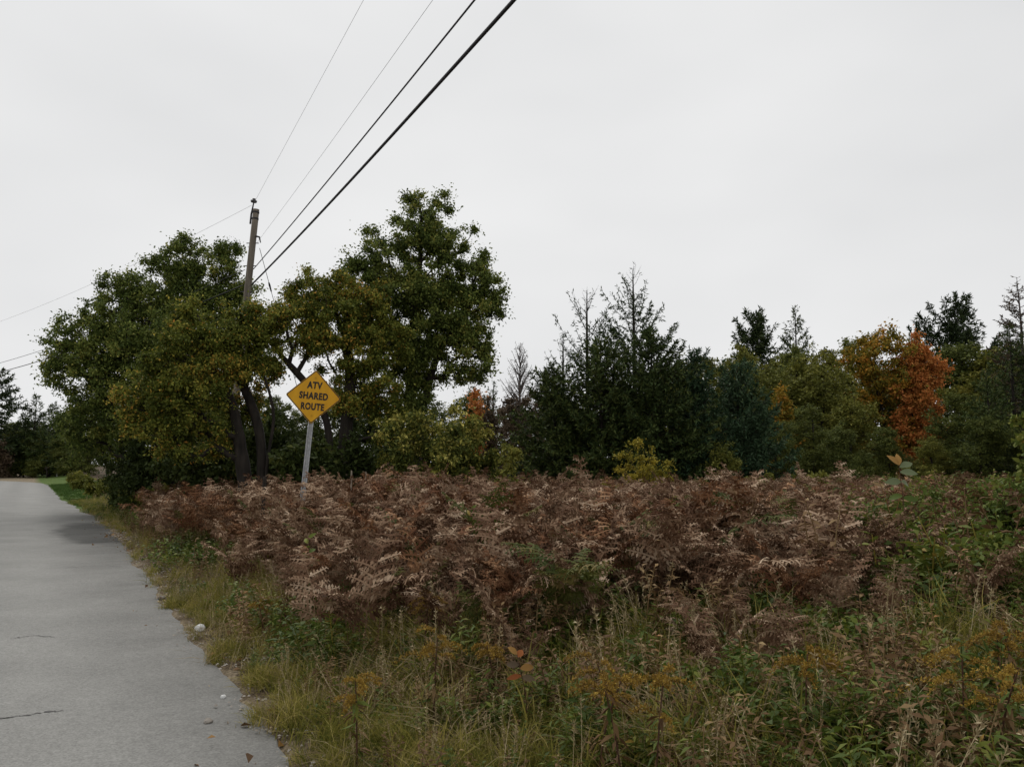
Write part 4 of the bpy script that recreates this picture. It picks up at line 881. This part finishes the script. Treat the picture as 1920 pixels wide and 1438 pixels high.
rgF = np.random.default_rng(31); nF = 5000
tF = np.sqrt(rgF.uniform(3.6 ** 2, 25.0 ** 2, nF)); xF = rgF.uniform(-0.62, 0.75, nF) * tF; sF = sroad(xF, tF); nzF = noise2(xF, tF, 0.8)
dF = sstep(1.55, 3.0, sF + 0.35 * nzF) * (0.15 + 0.85 * sstep(3.8, 6.2, tF + 0.9 * nzF + 0.6 * noise2(xF, tF, 2.2))) * (0.12 + 0.88 * sstep(0.52, 0.34, xF / tF - 0.010 * (tF - 8) + 0.05 * nzF)) * (0.30 + 0.70 * sstep(-0.9, 0.2, noise2(xF + 9, tF - 4, 1.4)))
keep = (rgF.random(nF) < dF) & ((tF > 5.3) | (np.abs(xF / tF - 0.28) < 0.12) & (tF > 4.4)); xF, tF, sF = xF[keep], tF[keep], sF[keep]
xs_ = rgF.uniform(528, 650, 16); ts_ = rgF.uniform(9.6, 12.3, 16)              # thick growth round the foot of the sign
xF = np.concatenate([xF, (xs_ - 960) / F * ts_]); tF = np.concatenate([tF, ts_]); sF = sroad(xF, tF)
order = np.argsort(tF); near, far_ = order[:285], order[285:]
sclF = rgF.uniform(0.66, 1.14, len(xF)) * (1.0 + 0.10 * sstep(8.5, 6.0, sF) - 0.10 * sstep(15, 20, tF)) * (0.62 + 0.38 * sstep(4.2, 7.6, tF)) * np.where(np.arange(len(xF)) >= len(xF) - 16, 1.12, 1.0) * (1 + 0.11 * np.clip(noise2(xF, tF, 1.3), -1.6, 0.5))
for q, k in enumerate(near):
    mk_ = 'green_fern' if rgF.random() < 0.12 else ('rust_fern' if rgF.random() < 0.16 and tF[k] > 5.6 else 'fern')
    e_ = empty('bracken_fern', (xF[k], tF[k], float(gz(xF[k], tF[k]))), rgF.uniform(0, 6.28)); e_.scale = (sclF[k],) * 3
    rx = xF[k] / tF[k]
    where_ = 'round the foot of the diamond sign' if (abs(rx + 0.25) < 0.06 and tF[k] > 9) else ('on the verge beside the road' if sF[k] < 3.0 else ('in the grass among the goldenrods' if tF[k] < 5.6 else ('beside the green brambles' if rx > 0.33 else ('in the front rank, before the conifers' if rx > 0.02 else 'in the front rank, before the apple trees'))))
    tag(e_, {'fern': 'brown dried bracken fern ', 'rust_fern': 'rust-coloured bracken fern ', 'green_fern': 'partly green bracken fern '}[mk_] + where_, 'fern', 'bracken ferns at the front of the thicket')
    nf = int(rgF.integers(2, 5)); a0 = rgF.uniform(0, 6.28)
    for z_ in range(nf):
        f_ = obj('frond', frond_me[mk_][int(rgF.integers(0, 12))], e_, (rgF.normal(0, 0.07), rgF.normal(0, 0.07), 0)); f_.rotation_euler = (0, 0, a0 + z_ * 6.28 / nf + rgF.normal(0, 0.4)); f_.scale = (rgF.uniform(0.8, 1.1),) * 3
kf = far_
pf = np.where(np.arange(13) < 7, 0.75 / 7, np.where(np.arange(13) < 11, 0.19 / 4, 0.03))
scatter('bracken_thicket', fern_pool, 13, xF[kf], tF[kf], sclF[kf], 'mass of dried brown bracken ferns spreading back to the trees', 'ferns', 0.14, 32, probs=pf / pf.sum())

# ------------------------------------------------------------------ grass and weeds
wr = np.random.default_rng(90)
def mk(fn, mat, *a):
    V, Fc, tn = fn(wr, *a); return mesh_np('piece', V, Fc, M[mat], tn)
grass_pool = pool('grass_piece', [mk(blades, 'grass', int(wr.integers(40, 64)), 0.10, float(wr.uniform(0.28, 0.46)), 0.075, float(wr.uniform(0.005, 0.009)), float(wr.uniform(0.6, 1.3))) for _ in range(6)] + [mk(blades, 'straw', 14, 0.2, 0.55, 0.07, 0.007, 1.1) for _ in range(2)] + [mk(seed_stalks, 'straw', 3, 0.35, 0.65, 0.06) for _ in range(1)])
lawn_pool = pool('lawn_piece', [mk(blades, 'lawn_grass', 40, 0.05, 0.13, 0.06, 0.008, 0.7) for _ in range(3)])
weed_pool = pool('weed_piece', [mk(leafy_stem, 'weed', 0.46, 24, 0.075, 0.24, 4, 0.08) for _ in range(3)] + [mk(leafy_stem, 'weed', 0.34, 18, 0.058, 0.5, 5, 0.10) for _ in range(2)]
                 + [mk(bush_clump, 'weed', 0.24, 0.24, 130, 0.052, 0.65) for _ in range(2)] + [mk(leafy_stem, 'weed_dry', 0.5, 26, 0.05, 0.4, 3, 0.06, 0.5), mk(leafy_stem, 'weed_dry', 0.40, 26, 0.048, 0.42, 5, 0.10, 0.6)])
PW = np.array([0.08] * 3 + [0.09] * 2 + [0.12] * 2 + [0.18, 0.15]); PW = PW / PW.sum()
PG = np.array([0.115] * 6 + [0.11] * 2 + [0.09]); PG = PG / PG.sum()
def zone(n, t0, t1, seed, fn):
    rg = np.random.default_rng(seed); t = np.sqrt(rg.uniform(t0 ** 2, t1 ** 2, n)); x = rg.uniform(-0.70, 0.76, n) * t; s = sroad(x, t)
    k = rg.random(n) < fn(x, t, s); return x[k], t[k], s[k], rg
# foreground sward
x_, t_, s_, rg_ = zone(19000, 2.0, 10.0, 201, lambda x, t, s: (0.22 + 0.78 * sstep(-0.5, 0.5, noise2(x + 4, t, 2.8))) * sstep(1.08, 1.34, s + 0.16 * noise2(x, t, 1.9)) * (0.10 + 0.9 * np.maximum(sstep(6.4, 4.9, t + 0.5 * noise2(x, t, 0.8)), sstep(3.4, 2.5, s))) * (1 - 0.7 * sstep(4.5, 5.5, t) * sstep(0.3, 0.45, x / t)))
scatter('grass', grass_pool, 9, x_, t_, (0.5 + 0.5 * sstep(1.2, 2.6, s_)) * rg_.uniform(0.55, 1.15, len(x_)) * (1.0 + 0.25 * noise2(x_, t_, 2.6)), 'tangled green and straw grass along the verge and before the ferns', 'grass', 0.22, 211, probs=PG)
# verge further along the road
x_, t_, s_, rg_ = zone(26000, 9.0, 34.0, 202, lambda x, t, s: sstep(1.05, 1.3, s + 0.15 * noise2(x, t, 1.9)) * sstep(3.9, 2.4, s))
scatter('verge_grass', grass_pool, 9, x_, t_, rg_.uniform(0.5, 1.1, len(x_)) * (0.6 + 0.4 * sstep(1.4, 2.8, s_)), 'rough olive grass on the verge between road and ferns', 'grass', 0.2, 212, probs=PG)
x_, t_, s_, rg_ = zone(30000, 22.0, 62.0, 203, lambda x, t, s: sstep(1.1, 1.3, s) * sstep(4.4, 3.4, s))
scatter('lawn_grass', lawn_pool, 3, x_, t_, rg_.uniform(0.8, 1.6, len(x_)), 'short bright green mown grass beside the far stretch of road', 'grass', 0.2, 213)
# weeds in the foreground and through the ferns
x_, t_, s_, rg_ = zone(8200, 2.2, 10.0, 204, lambda x, t, s: sstep(1.25, 1.7, s) * np.clip(0.25 + 0.75 * sstep(7.4, 5.4, t) + 0.6 * sstep(0.36, 0.5, x / t), 0, 1) * (0.10 + 0.9 * sstep(-0.2, 0.6, noise2(x - 5, t + 3, 2.0))))
scatter('weeds', weed_pool, 9, x_, t_, rg_.uniform(0.55, 1.25, len(x_)) * (0.55 + 0.45 * sstep(1.5, 3.2, s_)), 'low leafy green weeds growing through the roadside grass', 'weeds', 0.16, 214, probs=PW)
x_, t_, s_, rg_ = zone(9000, 6.0, 26.0, 208, lambda x, t, s: sstep(1.3, 1.7, s) * sstep(3.6, 2.4, s) * (0.15 + 0.85 * sstep(-0.2, 0.7, noise2(x + 7, t + 1, 1.7))))
scatter('verge_weeds', weed_pool, 9, x_, t_, rg_.uniform(0.6, 1.3, len(x_)), 'brownish green weeds on the verge between road and ferns', 'weeds', 0.16, 218, probs=PW)
x_, t_, s_, rg_ = zone(2600, 6.0, 25.0, 205, lambda x, t, s: sstep(2.6, 3.4, s) * (0.30 + 0.70 * sstep(0.34, 0.5, x / t)) * sstep(-0.2, 0.7, noise2(x + 2, t - 7, 1.0) + 1.2 * sstep(0.34, 0.5, x / t)))
scatter('field_weeds', weed_pool, 9, x_, t_, rg_.uniform(1.4, 2.3, len(x_)), 'tall green weeds scattered among and beside the ferns', 'weeds', 0.12, 215)

# ------------------------------------------------------------------ leafy shrubs at the right and behind the ferns
for k, (px, t, wpx, top, lab) in enumerate([
        (1900, 8.2, 170, 830, 'tall leafy bramble beside the fern field with upright pale shoots'),
        (1790, 9.0, 240, 890, 'mounded green bramble with a few orange leaves'),
        (1630, 10.0, 240, 905, 'green leafy bramble at the edge of the dried ferns'),
        (1885, 6.4, 300, 975, 'wide low bramble shading the tall goldenrods'),
        (1720, 7.0, 260, 1010, 'low dark-leaved bramble between ferns and grass'),
        (1540, 12.5, 190, 905, 'small yellow-green bramble surrounded by dried ferns'),
        (1700, 13.0, 220, 872, 'yellow-green bramble below the large-leaved sapling'),
        (1840, 12.0, 230, 850, 'rounded yellow-green bramble behind the mounded one')]):
    shrub('bramble', px, t, wpx, top, 'bramble', lab, None, 300 + k, 7500, 0.055, 70, 0.10, low=0.10, asp=0.6, nst=14)
shrub('young_tree', 1918, 8.6, 120, 745, 'bramble', 'thin leafy sapling reaching above the brambles', None, 310, 2200, 0.07, 30, 0.06, low=0.4, nst=3)
g_l = 'low leafy bushes at the back of the fern field'
for k, (px, t, wpx, top) in enumerate([(1500, 22, 120, 872), (1570, 23, 120, 878), (1640, 21, 130, 880), (1730, 22, 130, 868), (1810, 20, 140, 872), (1890, 19, 130, 868), (1420, 23, 110, 880), (1290, 23, 90, 885), (1080, 22, 120, 886), (1000, 21, 110, 880)]):
    shrub('low_bush', px, t, wpx, top, 'mid' if k % 3 else 'olive', 'low %s bush behind the fern field %s' % ('dark green' if k % 3 else 'olive', 'below the conifer clump' if px < 1350 else ('below the orange-topped tree' if px < 1540 else ('below the golden maple' if px < 1700 else 'below the dark pine and spruce'))), g_l, 320 + k, 5200, 0.085, 40, 0.09, low=0.15)
g_r = 'bushes lining the lawn strip along the far road'
for k, (px, t, wpx, top) in enumerate([(275, 25.5, 95, 893), (235, 30, 85, 888), (200, 36, 70, 884), (172, 46, 55, 880), (155, 58, 40, 878), (318, 24, 90, 897)]):
    shrub('roadside_bush', px, t, wpx, top, 'olive', 'low olive bush lining the lawn strip beside the far road', g_r, 340 + k, 6000, 0.11, 36, 0.12, low=0.12)

# ------------------------------------------------------------------ goldenrods
def goldenrod(px, py, t, hsc, label, seed, mat='goldenrod', npl=9):
    rg = np.random.default_rng(seed); p = at(px, py, t); g = float(gz(p[0], p[1])); H = max(0.35, p[2] - g)
    b = np.array([p[0], p[1], g]); root = tag(empty('goldenrod', b, rg.uniform(0, 6.28)), label, 'goldenrod', None)
    v = np.linspace(0, 1, 8); ln_ = rg.normal(0, 0.05, 2); P = np.stack([ln_[0] * v ** 2, ln_[1] * v ** 2, H * v], 1); P[0, 2] = -0.03
    obj('stem', mesh_np('stem', *tube(P, np.linspace(0.006, 0.003, 8), 5), M['stem']), root)
    n = 34; u = rg.uniform(0.12, 0.86, n); pb_ = np.stack([np.interp(u, v, P[:, c]) for c in range(3)], 1); az = rg.uniform(0, 6.28, n); el = rg.normal(-0.5, 0.35, n)
    l = rg.uniform(0.05, 0.10, n); V, Fc = leaves(pb_, np.stack([np.cos(az) * np.cos(el), np.sin(az) * np.cos(el), np.sin(el)], 1), rg.normal(0, 0.4, (n, 3)) + [0, 0, 1.0], l, l * 0.22, 0.2)
    obj('foliage', mesh_np('foliage', V, Fc, [M['weed_dry'], M['weed']], np.clip(rg.beta(2, 2, n), 0, 1), midx=(rg.random(n) < 0.45).astype(int)), root)
    parts, tn = [], []
    for k in range(npl):
        u0 = rg.uniform(0.72, 1.0); b0 = np.array([np.interp(u0, v, P[:, c]) for c in range(3)]); az = k * 2.4 + rg.normal(0, 0.4); L_ = hsc * rg.uniform(0.10, 0.2) * (1.25 - 0.5 * (u0 - 0.7) / 0.3); w_ = np.linspace(0, 1, 7)
        Q = b0 + np.array([math.cos(az), math.sin(az), 0]) * (L_ * w_)[:, None] + np.array([0, 0, 1.0]) * (L_ * (0.75 * w_ - 0.85 * w_ ** 2))[:, None]
        parts.append(frustums(Q[:-1], Q[1:], np.full(6, 0.002), np.full(6, 0.0015), 3)); tn.append(np.zeros(18))
        m = 130; uu = rg.uniform(0.15, 1.0, m); qb = np.stack([np.interp(uu, w_, Q[:, c]) for c in range(3)], 1) + rg.normal(0, 0.006, (m, 3)) + np.array([0, 0, 0.006])
        ll = rg.uniform(0.008, 0.016, m); parts.append(leaves(qb, rg.normal(0, 1, (m, 3)) + [0, 0, 0.7], rg.normal(0, 1, (m, 3)), ll, ll * 0.55, 0.2)); tn.append(np.clip(rg.beta(2, 2, m), 0, 1))
    V, Fc = cat_vf(parts); obj('plume', mesh_np('plume', V, Fc, M[mat], np.concatenate(tn)), root)
for k, (px, py, t, hs_, lab) in enumerate([
        (1165, 1270, 3.6, 1.15, 'bushy ochre goldenrod, the fullest one in the grass before the ferns'),
        (1225, 1300, 3.5, 0.9, 'fading goldenrod leaning close against the fullest one'),
        (1120, 1300, 3.9, 0.8, 'small goldenrod just behind the fullest one'),
        (1505, 1262, 3.9, 0.95, 'upright goldenrod in pale grass between two taller clumps'),
        (1800, 1265, 3.5, 1.35, 'tall brownish goldenrod with drooping plumes below the brambles'),
        (1850, 1275, 3.3, 1.2, 'goldenrod with a red-brown stem close beside the drooping one'),
        (1868, 1205, 4.2, 1.4, 'tallest goldenrod, its flat plume spreading before the dark brambles'),
        (1905, 1225, 4.0, 1.2, 'goldenrod half hidden beside the tallest one'),
        (795, 1155, 6.0, 0.9, 'orange-brown goldenrod at the foot of the ferns'),
        (815, 1222, 4.8, 1.1, 'arching tan goldenrod in the middle of the grass'),
        (672, 1305, 4.3, 0.9, 'low yellow goldenrod in the verge grass'),
        (495, 1160, 7.4, 0.8, 'yellow-brown goldenrod on the verge near the pale stone'),
        (1540, 1270, 4.3, 0.8, 'thin goldenrod behind the upright one'),
        (930, 1240, 5.0, 0.8, 'dull goldenrod beside the orange-leaved seedling')]):
    goldenrod(px, py - 34, t, hs_, lab, 400 + k)

# ------------------------------------------------------------------ saplings with large leaves, each leaf its own part
def big_leaf(ln, wd, mat, seed):
    ln *= 0.95; wd *= 1.1
    rg = np.random.default_rng(seed); u = np.linspace(0, 1, 7); w_ = wd * 0.5 * np.sin(np.clip(u, 0.02, 0.985) * math.pi) ** 0.8; sag = -0.35 * ln * u ** 2
    V = np.concatenate([np.stack([ln * u, s * w_, sag + 0.18 * abs(s) * w_ * 1.0], 1) for s in (-1, 0, 1)]); k = np.arange(6)
    Fc = np.concatenate([np.stack([k, k + 1, k + 8, k + 7], 1), np.stack([k + 7, k + 8, k + 15, k + 14], 1)])
    return mesh_np('leaf', V, Fc, M[mat], np.full(12, rg.uniform(0.3, 1.0)), smooth=True)
def sapling(name, px, top, t, specs, label, r=0.007, ls=1.0):
    p = at(px, top, t); b = np.array([p[0], p[1], float(gz(p[0], p[1]))]); H = p[2] - b[2]
    root = tag(empty(name, b), label, 'sapling'); v = np.linspace(0, 1, 8); P = np.stack([0.03 * np.sin(v * 4), 0.02 * np.sin(v * 5), H * v], 1); P[0, 2] = -0.05
    obj('stem', mesh_np('stem', *tube(P, np.linspace(r, r * 0.4, 8), 6), M['stem']), root)
    for k, (f, az, el, ln, wd, mat) in enumerate(specs):
        lf = obj('leaf', big_leaf(ln * ls, wd * ls, mat, 500 + k), root, [float(np.interp(f, v, P[:, c])) for c in range(3)]); lf.rotation_euler = (R(58) * math.cos(R(az)) + 0.3 * math.sin(k * 3.1), -R(el), R(az))
M['pale_leaf'] = leaf_mat('pale_leaf', [(0.0, (0.10, 0.13, 0.06)), (1.0, (0.22, 0.25, 0.14))], 0.35)
M['tan_leaf'] = leaf_mat('tan_leaf', [(0.0, (0.22, 0.12, 0.04)), (1.0, (0.36, 0.20, 0.06))], 0.35)
M['orange_leaf'] = leaf_mat('flame_leaf', [(0.0, (0.20, 0.06, 0.02)), (1.0, (0.34, 0.12, 0.04))], 0.35)
sapling('milkweed_sapling', 1688, 872, 8.4, [(1.0, 175, 55, 0.15, 0.07, 'tan_leaf'), (1.0, 60, 70, 0.15, 0.06, 'tan_leaf'), (0.98, 5, 25, 0.19, 0.07, 'pale_leaf'), (0.94, -30, 5, 0.17, 0.08, 'pale_leaf'), (0.86, 190, 5, 0.16, 0.08, 'pale_leaf'), (0.86, 20, -10, 0.16, 0.07, 'pale_leaf'), (0.74, 150, -5, 0.15, 0.07, 'weed'), (0.72, -20, 0, 0.15, 0.07, 'weed'), (0.6, 200, -10, 0.14, 0.07, 'weed')],
        'large-leaved sapling with pale and tan leaves standing above the bushes')
sapling('red_leaved_seedling', 977, 1225, 4.6, [(1.0, 200, 50, 0.09, 0.05, 'tan_leaf'), (0.97, 40, 45, 0.08, 0.05, 'orange_leaf'), (0.88, 170, 5, 0.11, 0.05, 'brown_leaf'), (0.84, 10, 10, 0.12, 0.055, 'tan_leaf'), (0.76, 190, -5, 0.12, 0.04, 'orange_leaf'), (0.74, -15, 0, 0.10, 0.05, 'brown_leaf')],
        'thin seedling with orange and brown leaves in the middle of the grass', 0.004, 0.72)
sapling('red_leaved_seedling', 1640, 1045, 7.6, [(1.0, 190, 20, 0.10, 0.06, 'orange_leaf'), (0.95, 10, 20, 0.10, 0.06, 'orange_leaf'), (0.85, 100, 10, 0.1, 0.05, 'weed'), (0.8, -80, 10, 0.1, 0.05, 'weed')], 'seedling with two bright orange leaves at the edge of the brambles', 0.004)
sapling('leafy_sprig', 886, 958, 8.5, [(1.0 - 0.06 * k, 137.5 * k, 55 - 4 * k, 0.10, 0.032, 'weed') for k in range(14)], 'bright yellow-green sprig standing up among the brown ferns', 0.005)
sapling('leafy_sprig', 582, 1010, 8.0, [(1.0 - 0.055 * k, 137.5 * k, 45 - 4 * k, 0.10, 0.04, 'weed') for k in range(14)], 'green leafy sprig among the ferns before the sign', 0.005)

# ------------------------------------------------------------------ stones, litter
M['stone_white'] = plain_mat('quartz', (0.5, 0.5, 0.48), (0.75, 0.75, 0.73), 8, 0.8)
M['stone'] = plain_mat('stone', (0.16, 0.14, 0.12), (0.34, 0.31, 0.27), 12, 0.9)
def rock(px, py, size, mat, label, seed):
    rg = np.random.default_rng(seed); t = EYE * F / (py - HZ) * 0.985; p = at(px, py, t)
    me = bpy.data.meshes.new('stone'); import bmesh
    bm = bmesh.new(); bmesh.ops.create_icosphere(bm, subdivisions=2, radius=1.0)
    for v_ in bm.verts:
        k_ = 1 + 0.16 * math.sin(v_.co.x * 3 + seed) + 0.14 * math.sin(v_.co.y * 4 + seed * 2) + rg.normal(0, 0.04); v_.co = Vector((v_.co.x * size * k_, v_.co.y * size * 0.8 * k_, v_.co.z * size * 0.62 * k_))
    bm.to_mesh(me); bm.free(); me.materials.append(M[mat])
    o_ = obj('stone', me, None, (p[0], p[1], float(max(gz(p[0], p[1]), -0.012)) + size * 0.4)); tag(o_, label, 'stone')
rock(375, 1170, 0.055, 'stone_white', 'white stone in the grass at the edge of the road', 1)
rock(420, 1282, 0.022, 'stone_white', 'tiny white pebble on the sandy road edge', 2)
rock(392, 1325, 0.03, 'stone', 'dark pebble lying on the asphalt by the sandy spit', 3)
rock(303, 1110, 0.04, 'stone', 'brown clod on the asphalt by the verge', 4)
def peb(rg, n, sp, smin, smax):
    parts = []
    base = np.array([[1, 0, 0], [-1, 0, 0], [0, 1, 0], [0, -1, 0], [0, 0, 0.7], [0, 0, -0.5]], float); tri = np.array([[0, 2, 4, 4], [2, 1, 4, 4], [1, 3, 4, 4], [3, 0, 4, 4]])
    for q in range(n): parts.append((base * rg.uniform(smin, smax) * rg.uniform(0.7, 1.3, (6, 1)) + [rg.normal(0, sp), rg.normal(0, sp), 0.003], tri[:, :4]))
    V, Fc = cat_vf(parts); return V, Fc[:, :3]
gvp = pool('gravel_piece', [mesh_np('gravel', *peb(wr, 14, 0.08, 0.004, 0.013), M['stone']) for _ in range(4)])
x_, t_, s_, rg_ = zone(12000, 3.0, 26.0, 206, lambda x, t, s: sstep(0.75, 1.15, s + 0.1 * noise2(x, t, 2.3)) * sstep(1.9, 1.3, s))
scatter('gravel', gvp, 4, x_, t_, rg_.uniform(0.7, 1.3, len(x_)), 'loose gravel and grit along the broken road edge', 'gravel', 0.1, 216, dz=0.004)
def fallen(rg, n, sp, ln):
    P = np.stack([rg.normal(0, sp, n), rg.normal(0, sp, n), rg.uniform(0.004, 0.02, n)], 1); l = ln * rg.uniform(0.6, 1.3, n)
    V, Fc = leaves(P, rg.normal(0, 1, (n, 3)) * [1, 1, 0.15], rg.normal(0, 0.35, (n, 3)) + [0, 0, 1.0], l, l * 0.6, 0.25); return V, Fc, rg.random(n)
lfp = pool('litter_piece', [mk(fallen, 'tan_leaf', 5, 0.15, 0.06), mk(fallen, 'weed_dry', 7, 0.15, 0.06), mk(fallen, 'straw', 7, 0.12, 0.05), mk(fallen, 'weed_dry', 6, 0.2, 0.05)])
x_, t_, s_, rg_ = zone(9000, 2.6, 30.0, 207, lambda x, t, s: sstep(0.55, 1.15, s) * sstep(2.4, 1.5, s) * (0.25 + 0.75 * sstep(14, 19, t) * sstep(27, 23, t)))
scatter('fallen_leaves', lfp, 4, x_, t_, rg_.uniform(0.7, 1.3, len(x_)), 'brown fallen leaves gathered along the road edge', 'leaves', 0.1, 217, dz=0.006)
